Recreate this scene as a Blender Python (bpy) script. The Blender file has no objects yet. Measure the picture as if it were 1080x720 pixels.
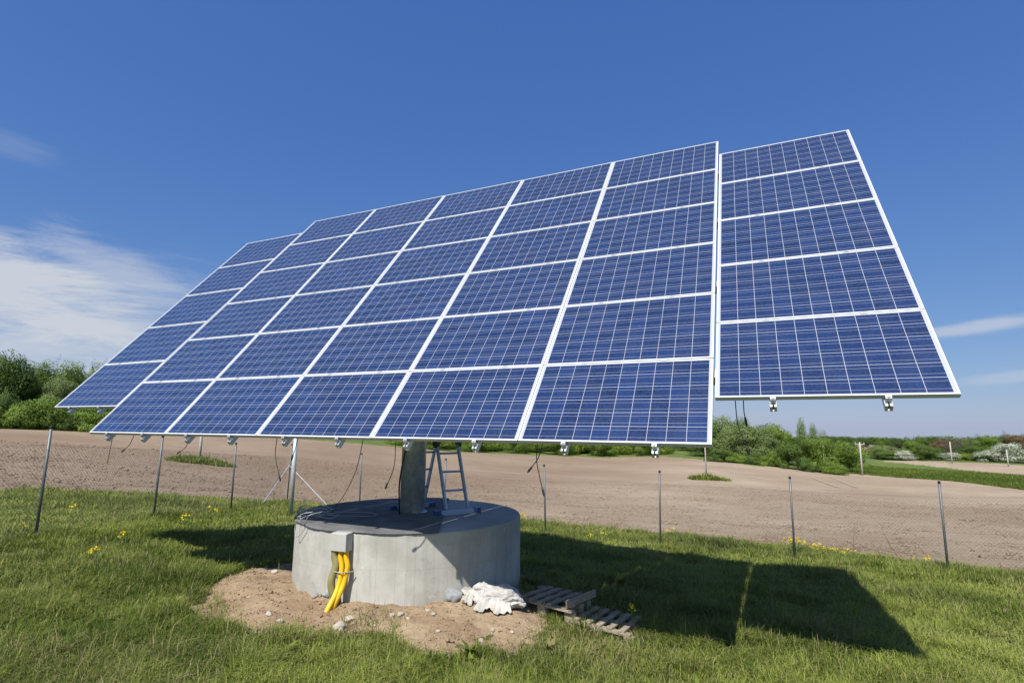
import bpy, bmesh, math, random
import numpy as np
from mathutils import Matrix, Vector, noise as mnoise

SC = bpy.context.scene
COL = SC.collection
R = math.radians
rng = np.random.default_rng(7)
random.seed(7)

# ------------------------------------------------------------------ camera
CAM = np.array([8.679, -4.532, 2.07])
RW = np.array([[0.908726, 0.058366, -0.413292],
               [0.417315, -0.146212, 0.896923],
               [0.008078, 0.98753, 0.157223]])        # columns: right, up, forward
FPX = 568.5                                             # focal length in px of a 1080 px wide picture
cd = bpy.data.cameras.new('camera')
cam = bpy.data.objects.new('camera', cd)
COL.objects.link(cam)
m = Matrix.Identity(4)
for i in range(3):
    m[i][0], m[i][1], m[i][2], m[i][3] = RW[i, 0], RW[i, 1], -RW[i, 2], CAM[i]
cam.matrix_world = m
cd.sensor_width = 36.0
cd.lens = FPX / 1080 * 36
cd.clip_start = 0.05
cd.clip_end = 8000
SC.camera = cam

# ------------------------------------------------------------------ world, sun, exposure
SUN_EL = 53.5
SUN_STRENGTH = 4.55
SKY_STRENGTH = 0.062
EXPOSURE = 0.62
w = bpy.data.worlds.new('World')
SC.world = w
w.use_nodes = True
wn, wl = w.node_tree.nodes, w.node_tree.links
wn.clear()


def wnode(t, **kw):
    n = wn.new(t)
    for k, v in kw.items():
        setattr(n, k, v)
    return n


def wmath(op, a, b=None, c=None, clamp=False):
    n = wnode('ShaderNodeMath', operation=op, use_clamp=clamp)
    for i, v in enumerate((a, b, c)):
        if v is None:
            continue
        if isinstance(v, (int, float)):
            n.inputs[i].default_value = v
        else:
            wl.new(v, n.inputs[i])
    return n.outputs[0]


def wvdot(v, d):
    n = wnode('ShaderNodeVectorMath', operation='DOT_PRODUCT')
    wl.new(v, n.inputs[0])
    n.inputs[1].default_value = tuple(d)
    return n.outputs['Value']


wout = wnode('ShaderNodeOutputWorld')
bg = wnode('ShaderNodeBackground')
bg.inputs['Strength'].default_value = SKY_STRENGTH
wl.new(bg.outputs[0], wout.inputs[0])
tc = wnode('ShaderNodeTexCoord')
dirv = tc.outputs['Generated']
sep = wnode('ShaderNodeSeparateXYZ')
wl.new(dirv, sep.inputs[0])
zc = wmath('MAXIMUM', sep.outputs[2], 0.004)
cmb = wnode('ShaderNodeCombineXYZ')
wl.new(sep.outputs[0], cmb.inputs[0])
wl.new(sep.outputs[1], cmb.inputs[1])
wl.new(zc, cmb.inputs[2])
sky = wnode('ShaderNodeTexSky', sky_type='NISHITA')
sky.sun_disc = False
sky.sun_elevation = R(SUN_EL)
sky.sun_rotation = R(180)
sky.altitude = 100
sky.air_density = 1.0
sky.dust_density = 0.3
sky.ozone_density = 1.0
wl.new(cmb.outputs[0], sky.inputs['Vector'])


def dir_of(px, py):
    d = RW @ np.array([(px - 540) / FPX, (360 - py) / FPX, 1.0])
    return d / np.linalg.norm(d)


def cloud_mask(px, py, ex, ey, tilt=0.0):
    """soft elliptic region of the sky round a direction; ex, ey in radians"""
    c0 = dir_of(px, py)
    e1 = np.cross(c0, (0, 0, 1.0)); e1 /= np.linalg.norm(e1)
    e2 = np.cross(e1, c0)
    a = math.cos(tilt) * e1 + math.sin(tilt) * e2
    b = -math.sin(tilt) * e1 + math.cos(tilt) * e2
    u = wmath('MULTIPLY', wvdot(dirv, a), 1 / ex)
    v = wmath('MULTIPLY', wvdot(dirv, b), 1 / ey)
    front = wmath('GREATER_THAN', wvdot(dirv, c0), 0.2)
    r2 = wmath('ADD', wmath('MULTIPLY', u, u), wmath('MULTIPLY', v, v))
    g = wmath('EXPONENT', wmath('MULTIPLY', r2, -1.0))
    return wmath('MULTIPLY', g, front), u, v


def cloud_noise(scale, sx, sy, sz, detail=8, rough=0.6, dist=0.6):
    mp = wnode('ShaderNodeMapping')
    mp.inputs['Scale'].default_value = (sx, sy, sz)
    mp.inputs['Rotation'].default_value = (0, R(-8), R(24))
    wl.new(dirv, mp.inputs['Vector'])
    n = wnode('ShaderNodeTexNoise')
    n.inputs['Scale'].default_value = scale
    n.inputs['Detail'].default_value = detail
    n.inputs['Roughness'].default_value = rough
    n.inputs['Distortion'].default_value = dist
    wl.new(mp.outputs[0], n.inputs['Vector'])
    return n.outputs[0]


nz = cloud_noise(3.2, 1.0, 1.0, 4.5, detail=10, rough=.66, dist=1.1)
nz2 = cloud_noise(11.0, .8, .8, 7.0, detail=8, rough=.7, dist=.5)
tot = None
for px, py, ex, ey, tl, amt, lo in ((50, 322, .25, .085, -.12, 1.0, .56), (140, 300, .16, .045, -.38, .55, .6), (60, 368, .30, .05, 0, .7, .6),
                                    (1045, 342, .085, .010, .07, .55, .45), (1075, 396, .07, .009, .1, .3, .45),
                                    (5, 151, .06, .022, 0, .12, .55)):
    g, u, v = cloud_mask(px, py, ex, ey, tl)
    k = wmath('ADD', wmath('MULTIPLY', g, 1.0), wmath('MULTIPLY', wmath('SUBTRACT', nz, 0.5), 1.9))
    k = wmath('ADD', k, wmath('MULTIPLY', wmath('SUBTRACT', nz2, 0.5), 0.8))
    mr = wnode('ShaderNodeMapRange', interpolation_type='SMOOTHSTEP')
    wl.new(k, mr.inputs[0])
    mr.inputs[1].default_value = lo - .45
    mr.inputs[2].default_value = lo + .55
    d = wmath('MULTIPLY', wmath('MULTIPLY', mr.outputs[0], amt), wmath('MINIMUM', wmath('MULTIPLY', g, 2.2), 1.0))
    tot = d if tot is None else wmath('MAXIMUM', tot, d)
tot = wmath('MINIMUM', tot, 0.88)
mixc = wnode('ShaderNodeMix', data_type='RGBA')
wl.new(tot, mixc.inputs[0])
# deep, polarised spring sky: the three channels of the Nishita sky get their own contrast
sk = wnode('ShaderNodeSeparateColor')
wl.new(sky.outputs[0], sk.inputs[0])
ck = wnode('ShaderNodeCombineColor')
for ch, (amp, gam) in enumerate(((.50, .862), (.565, .655), (.765, .38))):
    wl.new(wmath('MULTIPLY', wmath('POWER', wmath('MULTIPLY', sk.outputs[ch], .0953), gam), amp / .0953), ck.inputs[ch])
# the polarised deepening fades towards the sun
toward = wnode('ShaderNodeMapRange', interpolation_type='SMOOTHSTEP')
wl.new(wvdot(dirv, (0, -math.cos(R(SUN_EL)), math.sin(R(SUN_EL)))), toward.inputs[0])
toward.inputs[1].default_value = .22
toward.inputs[2].default_value = .72
sunward = wnode('ShaderNodeMix', data_type='RGBA')
wl.new(toward.outputs[0], sunward.inputs[0])
wl.new(ck.outputs[0], sunward.inputs[6])
glow = wnode('ShaderNodeVectorMath', operation='SCALE')
glow.inputs['Scale'].default_value = 1.45
wl.new(sky.outputs[0], glow.inputs[0])
wl.new(glow.outputs[0], sunward.inputs[7])
wl.new(sunward.outputs[2], mixc.inputs[6])
mixc.inputs[7].default_value = (6.7, 7.0, 7.5, 1)
wl.new(mixc.outputs[2], bg.inputs['Color'])

sd = bpy.data.lights.new('sun', 'SUN')
sd.energy = SUN_STRENGTH
sd.angle = R(0.53)
sd.color = (1.0, 0.955, 0.88)
sun = bpy.data.objects.new('sun', sd)
sun.rotation_euler = (R(90 - SUN_EL), 0, 0)
sun.location = (0, -20, 30)
COL.objects.link(sun)

SC.view_settings.view_transform = 'Standard'
SC.view_settings.look = 'None'
SC.view_settings.exposure = EXPOSURE
SC.view_settings.gamma = 1
SC.view_settings.use_curve_mapping = False
SC.render.engine = 'CYCLES'
SC.cycles.max_bounces = 6
SC.cycles.transparent_max_bounces = 8


# ------------------------------------------------------------------ helpers
def tag(o, label=None, cat=None, group=None, kind=None):
    if label: o['label'] = label
    if cat: o['category'] = cat
    if group: o['group'] = group
    if kind: o['kind'] = kind
    return o


def empty(name, loc, label=None, cat=None, group=None):
    o = bpy.data.objects.new(name, None)
    o.location = loc
    o.empty_display_size = .2
    COL.objects.link(o)
    return tag(o, label, cat, group)


class MB:
    """collects shapes into one mesh"""
    def __init__(s):
        s.v, s.f, s.n = [], [], 0

    def add(s, v, f):
        v = np.asarray(v, float)
        s.v.append(v)
        s.f += [tuple(i + s.n for i in q) for q in f]
        s.n += len(v)
        return s

    def box(s, c, size, mat=None):
        x, y, z = np.array(size) / 2
        v = np.array([[-x, -y, -z], [x, -y, -z], [x, y, -z], [-x, y, -z], [-x, -y, z], [x, -y, z], [x, y, z], [-x, y, z]])
        if mat is not None: v = v @ np.asarray(mat).T
        return s.add(v + np.array(c), [(0, 3, 2, 1), (4, 5, 6, 7), (0, 1, 5, 4), (1, 2, 6, 5), (2, 3, 7, 6), (3, 0, 4, 7)])

    def bbox(s, c, size, b=.004, mat=None):
        """box with chamfered edges"""
        bm = bmesh.new()
        bmesh.ops.create_cube(bm, size=1)
        for vv in bm.verts: vv.co = Vector([vv.co[i] * size[i] for i in range(3)])
        bmesh.ops.bevel(bm, geom=bm.edges[:], offset=b, segments=2, affect='EDGES', profile=.5)
        bm.verts.index_update()
        v = np.array([vv.co[:] for vv in bm.verts])
        if mat is not None: v = v @ np.asarray(mat).T
        f = [tuple(q.index for q in ff.verts) for ff in bm.faces]
        bm.free()
        return s.add(v + np.array(c), f)

    def tube(s, pts, r, n=8, caps=True):
        pts = np.asarray(pts, float)
        k = len(pts)
        rr = np.full(k, r) if np.isscalar(r) else np.asarray(r)
        tn = np.gradient(pts, axis=0)
        tn /= np.linalg.norm(tn, axis=1)[:, None] + 1e-12
        ref = np.array([0, 0, 1.0]) if abs(tn[0, 2]) < .9 else np.array([1.0, 0, 0])
        a = np.cross(tn[0], ref); a /= np.linalg.norm(a)
        out = []
        for i in range(k):
            a = a - tn[i] * (a @ tn[i]); a /= np.linalg.norm(a)
            b = np.cross(tn[i], a)
            for j in range(n):
                t = 2 * math.pi * j / n
                out.append(pts[i] + rr[i] * (math.cos(t) * a + math.sin(t) * b))
        f = [(i * n + j, i * n + (j + 1) % n, (i + 1) * n + (j + 1) % n, (i + 1) * n + j) for i in range(k - 1) for j in range(n)]
        if caps:
            f.append(tuple(range(n - 1, -1, -1)))
            f.append(tuple((k - 1) * n + j for j in range(n)))
        return s.add(out, f)

    def build(s, name, mat, parent=None, loc=None, smooth=False, xf=None):
        v = np.concatenate(s.v)
        if xf is not None:
            v = v @ np.asarray(xf)[:3, :3].T + np.asarray(xf)[:3, 3]
        me = bpy.data.meshes.new(name)
        off = np.zeros(3) if loc is None else np.array(loc)
        if parent is not None and loc is None: off = np.array(parent_world(parent))
        me.from_pydata([tuple(q) for q in (v - off)], [], s.f)
        me.materials.append(mat)
        if smooth: me.polygons.foreach_set('use_smooth', [True] * len(me.polygons))
        o = bpy.data.objects.new(name, me)
        COL.objects.link(o)
        if parent is not None:
            o.parent = parent
            o.location = tuple(off - np.array(parent_world(parent)))
        else:
            o.location = tuple(off)
        return o


def parent_world(o):
    p = Vector(o.location)
    while o.parent is not None:
        o = o.parent
        p = p + Vector(o.location)
    return p


def fast_mesh(name, v, loops, sizes, mat, smooth=False):
    me = bpy.data.meshes.new(name)
    me.vertices.add(len(v))
    me.vertices.foreach_set('co', np.ascontiguousarray(v, dtype=np.float32).ravel())
    me.loops.add(len(loops))
    me.loops.foreach_set('vertex_index', np.ascontiguousarray(loops, dtype=np.int32))
    me.polygons.add(len(sizes))
    st = np.concatenate([[0], np.cumsum(sizes)[:-1]]).astype(np.int32)
    me.polygons.foreach_set('loop_start', st)
    me.polygons.foreach_set('loop_total', np.asarray(sizes, dtype=np.int32))
    if smooth: me.polygons.foreach_set('use_smooth', np.ones(len(sizes), dtype=bool))
    me.update(calc_edges=True)
    if mat is not None: me.materials.append(mat)
    return me


def set_attr(me, name, vals, domain='POINT'):
    a = me.attributes.new(name, 'FLOAT', domain)
    a.data.foreach_set('value', np.ascontiguousarray(vals, dtype=np.float32))


def arc(p0, p1, sag, n=10):
    t = np.linspace(0, 1, n)[:, None]
    p = np.array(p0) * (1 - t) + np.array(p1) * t
    p[:, 2] -= (4 * t * (1 - t))[:, 0] * sag
    return p


def spline(ctrl, n=6):
    """Catmull-Rom through the points"""
    P = np.array(ctrl, float)
    P = np.vstack([2 * P[0] - P[1], P, 2 * P[-1] - P[-2]])
    out = []
    for i in range(1, len(P) - 2):
        for t in np.linspace(0, 1, n, endpoint=False):
            a, b, c, d = P[i - 1], P[i], P[i + 1], P[i + 2]
            out.append(.5 * (2 * b + (c - a) * t + (2 * a - 5 * b + 4 * c - d) * t * t + (3 * b - a - 3 * c + d) * t ** 3))
    out.append(P[-2])
    return np.array(out)


# ------------------------------------------------------------------ materials
class NT:
    def __init__(s, name):
        s.m = bpy.data.materials.new(name)
        s.m.use_nodes = True
        s.t = s.m.node_tree
        s.n, s.l = s.t.nodes, s.t.links
        s.n.clear()
        s.out = s.n.new('ShaderNodeOutputMaterial')

    def node(s, t, **kw):
        n = s.n.new(t)
        for k, v in kw.items(): setattr(n, k, v)
        return n

    def put(s, sock, v):
        if v is None: return
        if isinstance(v, bpy.types.NodeSocket): s.l.new(v, sock)
        elif isinstance(v, (tuple, list)) and len(v) == 3 and sock.type == 'RGBA': sock.default_value = (*v, 1)
        else: sock.default_value = v

    def math(s, op, a, b=None, c=None, clamp=False):
        n = s.node('ShaderNodeMath', operation=op, use_clamp=clamp)
        for i, v in enumerate((a, b, c)): s.put(n.inputs[i], v)
        return n.outputs[0]

    def mix(s, f, a, b, blend='MIX'):
        n = s.node('ShaderNodeMix', data_type='RGBA', blend_type=blend)
        s.put(n.inputs[0], f); s.put(n.inputs[6], a); s.put(n.inputs[7], b)
        return n.outputs[2]

    def coord(s, kind='Object', scale=None):
        o = s.node('ShaderNodeTexCoord').outputs[kind]
        if scale is not None:
            mp = s.node('ShaderNodeMapping')
            mp.inputs['Scale'].default_value = scale
            s.l.new(o, mp.inputs[0])
            o = mp.outputs[0]
        return o

    def noise(s, vec, scale, detail=4, rough=.55, dist=0, col=False):
        n = s.node('ShaderNodeTexNoise')
        s.put(n.inputs['Vector'], vec)
        n.inputs['Scale'].default_value = scale
        n.inputs['Detail'].default_value = detail
        n.inputs['Roughness'].default_value = rough
        n.inputs['Distortion'].default_value = dist
        return n.outputs[1 if col else 0]

    def voronoi(s, vec, scale, out='Distance', feature='F1'):
        n = s.node('ShaderNodeTexVoronoi', feature=feature)
        s.put(n.inputs['Vector'], vec)
        n.inputs['Scale'].default_value = scale
        return n.outputs[out]

    def ramp(s, v, lo, hi, smooth=True):
        n = s.node('ShaderNodeMapRange', interpolation_type='SMOOTHSTEP' if smooth else 'LINEAR')
        s.put(n.inputs[0], v)
        n.inputs[1].default_value = lo
        n.inputs[2].default_value = hi
        return n.outputs[0]

    def attr(s, name, out='Fac'):
        n = s.node('ShaderNodeAttribute', attribute_name=name)
        return n.outputs[out]

    def objrand(s):
        return s.node('ShaderNodeObjectInfo').outputs['Random']

    def bump(s, h, strength=.3, dist=.01, normal=None):
        n = s.node('ShaderNodeBump')
        s.put(n.inputs['Height'], h)
        n.inputs['Strength'].default_value = strength
        n.inputs['Distance'].default_value = dist
        if normal is not None: s.l.new(normal, n.inputs['Normal'])
        return n.outputs[0]

    def bsdf(s, color, rough=.6, metal=0, normal=None, spec=.5, coat=None, coat_rough=.05):
        p = s.node('ShaderNodeBsdfPrincipled')
        s.put(p.inputs['Base Color'], color)
        s.put(p.inputs['Roughness'], rough)
        s.put(p.inputs['Metallic'], metal)
        s.put(p.inputs['Specular IOR Level'], spec)
        if coat is not None:
            p.inputs['Coat Weight'].default_value = coat
            p.inputs['Coat Roughness'].default_value = coat_rough
        if normal is not None: s.l.new(normal, p.inputs['Normal'])
        return p.outputs[0]

    def done(s, sh):
        s.l.new(sh, s.out.inputs[0])
        return s.m


def simple(name, color, rough=.6, metal=0, var=.12, scale=8, spec=.5, bump=0.0):
    t = NT(name)
    c = t.coord('Object')
    n = t.noise(c, scale, 5)
    n2 = t.noise(c, scale * 7, 3)
    f = t.math('ADD', t.math('MULTIPLY', n, .7), t.math('MULTIPLY', n2, .3))
    col = t.mix(t.ramp(f, .3, .7), tuple(x * (1 - var) for x in color), tuple(min(1, x * (1 + var)) for x in color))
    nm = t.bump(n2, bump, .004) if bump else None
    rr = t.math('ADD', t.math('MULTIPLY', n, .2), rough - .1)
    return t.done(t.bsdf(col, rr, metal, nm, spec))


M = {}
M['frame'] = simple('anodised_frame', (.50, .51, .525), .45, .0, .04, 3)
M['alu'] = simple('aluminium', (.50, .52, .54), .42, .6, .08, 6)
M['ladder'] = simple('shade_blue_aluminium', (.36, .46, .60), .4, .35, .08, 6)  # bluer than plain aluminium: the blue of the shade is put into the colour
M['galv'] = simple('galvanised_steel', (.52, .55, .54), .38, .55, .22, 11)
M['post_steel'] = simple('fence_post_steel', (.12, .135, .14), .5, .45, .2, 12)
M['netting'] = simple('netting_wire', (.075, .075, .072), .6, .2, .1, 12)
M['pale_steel'] = simple('pale_pipe', (.50, .53, .55), .45, .4, .1, 10)
M['dark_steel'] = simple('dark_steel', (.08, .085, .09), .5, .5, .15, 10)
M['rubber'] = simple('black_rubber', (.012, .012, .013), .55, 0, .2, 12)
M['blue_plastic'] = simple('blue_plastic', (.02, .06, .19), .45, 0, .15, 10)
M['yellow'] = simple('yellow_conduit', (.76, .44, .008), .52, 0, .08, 9)
M['olive'] = simple('olive_hose', (.22, .20, .085), .6, 0, .15, 9)
M['box_grey'] = simple('grey_enclosure', (.405, .40, .375), .5, 0, .05, 9)
M['wire_grey'] = simple('grey_wire', (.33, .35, .37), .5, .3, .15, 9)
M['stone_pale'] = simple('pale_stone', (.38, .335, .28), .85, 0, .22, 18, .3, .5)
M['stone_grey'] = simple('grey_stone', (.23, .235, .24), .85, 0, .3, 30, .3, .5)
M['pole_wood'] = simple('weathered_pole', (.42, .40, .36), .8, 0, .15, 2, .3)
M['bark'] = simple('bark', (.11, .085, .06), .9, 0, .3, 5, .2, .6)
M['shed_wall'] = simple('shed_boards', (.18, .13, .09), .8, 0, .2, 3)
M['shed_roof'] = simple('shed_roof', (.20, .11, .09), .8, 0, .2, 3)
M['dry_stem'] = simple('dry_stem', (.13, .09, .055), .9, 0, .3, 20)
M['flower_stem'] = simple('flower_stem', (.10, .17, .03), .7, 0, .2, 20)
M['petal'] = simple('yellow_petal', (.72, .55, .01), .6, 0, .12, 30)


def mat_cells():
    t = NT('solar_cells')
    c = t.coord('Object')
    sp = t.node('ShaderNodeSeparateXYZ'); t.l.new(c, sp.inputs[0])
    P = .1588
    cu = t.math('DIVIDE', sp.outputs[0], P)
    cv = t.math('DIVIDE', sp.outputs[1], P)
    fu = t.math('FRACT', cu)
    fv = t.math('FRACT', t.math('ADD', cv, 10))
    du = t.math('ABSOLUTE', t.math('SUBTRACT', fu, .5))
    dv = t.math('ABSOLUTE', t.math('SUBTRACT', fv, .5))
    gu = t.math('GREATER_THAN', du, .5 - .0125)
    gv = t.math('GREATER_THAN', dv, .5 - .013)
    gap = t.math('MAXIMUM', gu, gv)
    # chamfered corners of the cells show the white sheet as little diamonds
    corner = t.math('GREATER_THAN', t.math('ADD', du, dv), .972)
    gap = t.math('MAXIMUM', gap, corner)
    out = t.math('MAXIMUM', t.math('GREATER_THAN', t.math('ABSOLUTE', sp.outputs[0]), P * 5 - .002),
                 t.math('GREATER_THAN', t.math('ABSOLUTE', sp.outputs[1]), P * 3 - .002))
    gap = t.math('MAXIMUM', gap, out)
    bus = t.math('LESS_THAN', t.math('ABSOLUTE', t.math('SUBTRACT', dv, .25)), .0095)
    # cell by cell tone
    fl = t.node('ShaderNodeCombineXYZ')
    t.l.new(t.math('FLOOR', cu), fl.inputs[0]); t.l.new(t.math('FLOOR', cv), fl.inputs[1])
    t.l.new(t.math('MULTIPLY', t.objrand(), 97), fl.inputs[2])
    wn_ = t.node('ShaderNodeTexWhiteNoise', noise_dimensions='3D'); t.l.new(fl.outputs[0], wn_.inputs[0])
    cellr = wn_.outputs[0]
    off = t.node('ShaderNodeVectorMath', operation='ADD')
    t.l.new(c, off.inputs[0]); t.l.new(wn_.outputs[1], off.inputs[1])
    grain = t.voronoi(off.outputs[0], 75, 'Color')
    gs = t.node('ShaderNodeSeparateColor'); t.l.new(grain, gs.inputs[0])
    base = t.mix(cellr, (.003, .0085, .038), (.0075, .022, .090))
    base = t.mix(t.math('MULTIPLY', t.objrand(), .55), base, (.0075, .017, .064))
    base = t.mix(t.math('MULTIPLY', gs.outputs[0], .6), base, (.014, .040, .145))
    dust = t.noise(c, 2.2, 5, .6)
    base = t.mix(t.math('MULTIPLY', t.ramp(dust, .4, .75), .03), base, (.30, .31, .33))
    low = t.math('MULTIPLY', t.ramp(t.math('ADD', sp.outputs[1], t.math('MULTIPLY', t.noise(c, 9, 4), .05)), -.42, -.47), .08)
    base = t.mix(low, base, (.20, .21, .22))
    col = t.mix(t.math('MULTIPLY', bus, .85), base, (.26, .28, .32))
    col = t.mix(gap, col, (.37, .39, .44))
    return t.done(t.bsdf(col, .22, 0, None, .5, coat=.6, coat_rough=.03))


def mat_concrete():
    t = NT('cast_concrete')
    c = t.coord('Object')
    sp = t.node('ShaderNodeSeparateXYZ'); t.l.new(c, sp.inputs[0])
    ang = t.math('ARCTAN2', sp.outputs[1], sp.outputs[0])
    cv = t.node('ShaderNodeCombineXYZ')
    t.l.new(t.math('MULTIPLY', ang, 1.53), cv.inputs[0]); t.l.new(t.math('MULTIPLY', sp.outputs[2], .12), cv.inputs[1])
    streak = t.noise(cv.outputs[0], 7, 5, .65)
    streak2 = t.noise(cv.outputs[0], 22, 3, .6)
    blot = t.noise(c, 1.7, 6, .6)
    fine = t.noise(c, 60, 4, .6)
    pit = t.voronoi(c, 19)
    pits = t.math('MULTIPLY', t.ramp(pit, .13, .05), t.ramp(t.noise(c, 3, 2), .50, .60))
    col = t.mix(t.ramp(blot, .35, .68), (.345, .335, .30), (.475, .465, .425))
    col = t.mix(t.math('MULTIPLY', t.ramp(streak, .52, .74), .6), col, (.25, .24, .215))
    col = t.mix(t.math('MULTIPLY', t.ramp(streak2, .6, .8), .22), col, (.58, .565, .53))
    col = t.mix(t.math('MULTIPLY', fine, .22), col, (.28, .27, .24))
    smear = t.noise(c, 3.6, 7, .7, 1.2)
    col = t.mix(t.math('MULTIPLY', t.ramp(smear, .56, .68), .42), col, (.24, .235, .21))
    col = t.mix(t.math('MULTIPLY', t.ramp(t.noise(c, 8, 4, .7, .8), .62, .72), .5), col, (.60, .59, .56))
    lift = t.math('LESS_THAN', t.math('ABSOLUTE', t.math('SUBTRACT', sp.outputs[2], t.math('ADD', .47, t.math('MULTIPLY', t.noise(c, 1.4, 2), .05)))), .004)
    col = t.mix(t.math('MULTIPLY', lift, .22), col, (.2, .19, .17))
    col = t.mix(t.math('MULTIPLY', pits, .75), col, (.12, .115, .10))
    # damp, soil splashed foot of the wall
    foot = t.ramp(t.math('ADD', sp.outputs[2], t.math('MULTIPLY', t.noise(c, 4, 5), .22)), .26, .13)
    col = t.mix(t.math('MULTIPLY', foot, .5), col, (.29, .245, .19))
    # formwork joints
    seam = t.math('LESS_THAN', t.math('ABSOLUTE', t.math('SUBTRACT', t.math('FRACT', t.math('MULTIPLY', ang, 44 / 6.28319)), .5)), .014)
    col = t.mix(t.math('MULTIPLY', seam, .3), col, (.2, .19, .17))
    h = t.math('ADD', t.math('MULTIPLY', blot, .6), t.math('SUBTRACT', t.math('MULTIPLY', fine, .25), t.math('MULTIPLY', pits, .8)))
    h = t.math('ADD', h, t.math('MULTIPLY', streak, .5))
    return t.done(t.bsdf(col, .88, 0, t.bump(h, .45, .012), .3))


def mat_felt():
    t = NT('roofing_felt')
    c = t.coord('Object')
    a = t.noise(c, 2.5, 6, .6); b = t.noise(c, 90, 3, .7)
    col = t.mix(t.ramp(a, .35, .7), (.07, .072, .076), (.15, .15, .148))
    col = t.mix(t.math('MULTIPLY', b, .3), col, (.20, .19, .175))
    h = t.math('ADD', t.math('MULTIPLY', t.noise(c, 3.5, 3), 1.2), t.math('MULTIPLY', b, .1))
    return t.done(t.bsdf(col, .85, 0, t.bump(h, .5, .02), .35))


def mat_dirt():
    t = NT('sandy_soil')
    c = t.coord('Object')
    a = t.noise(c, 1.6, 6, .6); b = t.noise(c, 14, 6, .7); d = t.noise(c, 70, 4, .7)
    pb = t.voronoi(c, 36)
    pebble = t.math('MULTIPLY', t.ramp(pb, .22, .12), t.ramp(t.noise(c, 6, 3), .5, .62))
    col = t.mix(t.ramp(a, .33, .68), (.27, .188, .118), (.41, .312, .208))
    col = t.mix(t.math('MULTIPLY', t.ramp(b, .5, .75), .5), col, (.19, .13, .085))
    col = t.mix(t.math('MULTIPLY', d, .25), col, (.22, .155, .10))
    col = t.mix(t.math('MULTIPLY', pebble, .6), col, (.52, .46, .38))
    h = t.math('ADD', t.math('MULTIPLY', b, 1.0), t.math('ADD', t.math('MULTIPLY', d, .35), t.math('MULTIPLY', pebble, .3)))
    return t.done(t.bsdf(col, .95, 0, t.bump(h, .8, .05), .15))


def mat_field():
    t = NT('harrowed_soil')
    c = t.coord('Object')
    big = t.noise(c, .05, 4, .55)
    mid = t.noise(c, .35, 5, .6)
    mp = t.node('ShaderNodeMapping')
    mp.inputs['Rotation'].default_value = (0, 0, R(24)); mp.inputs['Scale'].default_value = (.16, 2.0, 1)
    t.l.new(c, mp.inputs[0])
    rows = t.noise(mp.outputs[0], 1.4, 5, .65, .3)
    clod = t.noise(c, 7, 6, .7); fine = t.noise(c, 26, 5, .75)
    col = t.mix(t.ramp(big, .35, .65), (.29, .226, .163), (.39, .315, .234))
    col = t.mix(t.math('MULTIPLY', t.ramp(mid, .4, .7), .45), col, (.25, .175, .118))
    col = t.mix(t.math('MULTIPLY', t.ramp(rows, .45, .68), .36), col, (.185, .132, .09))
    col = t.mix(t.math('MULTIPLY', t.ramp(clod, .52, .72), .45), col, (.145, .105, .074))
    col = t.mix(t.math('MULTIPLY', t.ramp(fine, .52, .75), .45), col, (.46, .38, .29))
    speck = t.noise(c, 16, 3, .6)
    col = t.mix(t.math('MULTIPLY', t.ramp(speck, .60, .68), .65), col, (.09, .062, .042))
    xs = t.node('ShaderNodeSeparateXYZ'); t.l.new(c, xs.inputs[0])
    west = t.ramp(t.math('ADD', xs.outputs[0], t.math('MULTIPLY', t.math('SUBTRACT', mid, .5), 12)), 2, -16)
    col = t.mix(t.math('MULTIPLY', west, .42), col, (.15, .095, .06))
    h = t.math('ADD', t.math('MULTIPLY', clod, 1.0), t.math('ADD', t.math('MULTIPLY', fine, .4), t.math('MULTIPLY', rows, 1.0)))
    return t.done(t.bsdf(col, .95, 0, t.bump(h, .9, .09), .1))


def mat_turf(name, a_, b_, c_, sc=1.0):
    t = NT(name)
    c = t.coord('Object')
    a = t.noise(c, .12 * sc, 5, .6); b = t.noise(c, 1.3 * sc, 6, .65); d = t.noise(c, 11 * sc, 5, .7)
    col = t.mix(t.ramp(a, .35, .65), a_, b_)
    col = t.mix(t.math('MULTIPLY', t.ramp(b, .45, .7), .6), col, c_)
    col = t.mix(t.math('MULTIPLY', d, .45), col, tuple(x * .45 for x in a_))
    h = t.math('ADD', b, t.math('MULTIPLY', d, .6))
    return t.done(t.bsdf(col, .95, 0, t.bump(h, .8, .08), .1))


def mat_grass():
    t = NT('grass_blades')
    v = t.attr('tone')            # 0..1 kind of blade
    d = t.attr('dry')
    col = t.mix(v, (.050, .084, .010), (.27, .315, .064))
    col = t.mix(d, col, (.32, .275, .14))
    p = t.node('ShaderNodeBsdfPrincipled')
    t.put(p.inputs['Base Color'], col)
    p.inputs['Roughness'].default_value = .6
    p.inputs['Specular IOR Level'].default_value = .12
    tr = t.node('ShaderNodeBsdfTranslucent')
    t.put(tr.inputs[0], t.mix(.5, col, (.14, .20, .02)))
    mx = t.node('ShaderNodeMixShader'); mx.inputs[0].default_value = .28
    t.l.new(p.outputs[0], mx.inputs[1]); t.l.new(tr.outputs[0], mx.inputs[2])
    return t.done(mx.outputs[0])


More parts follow.
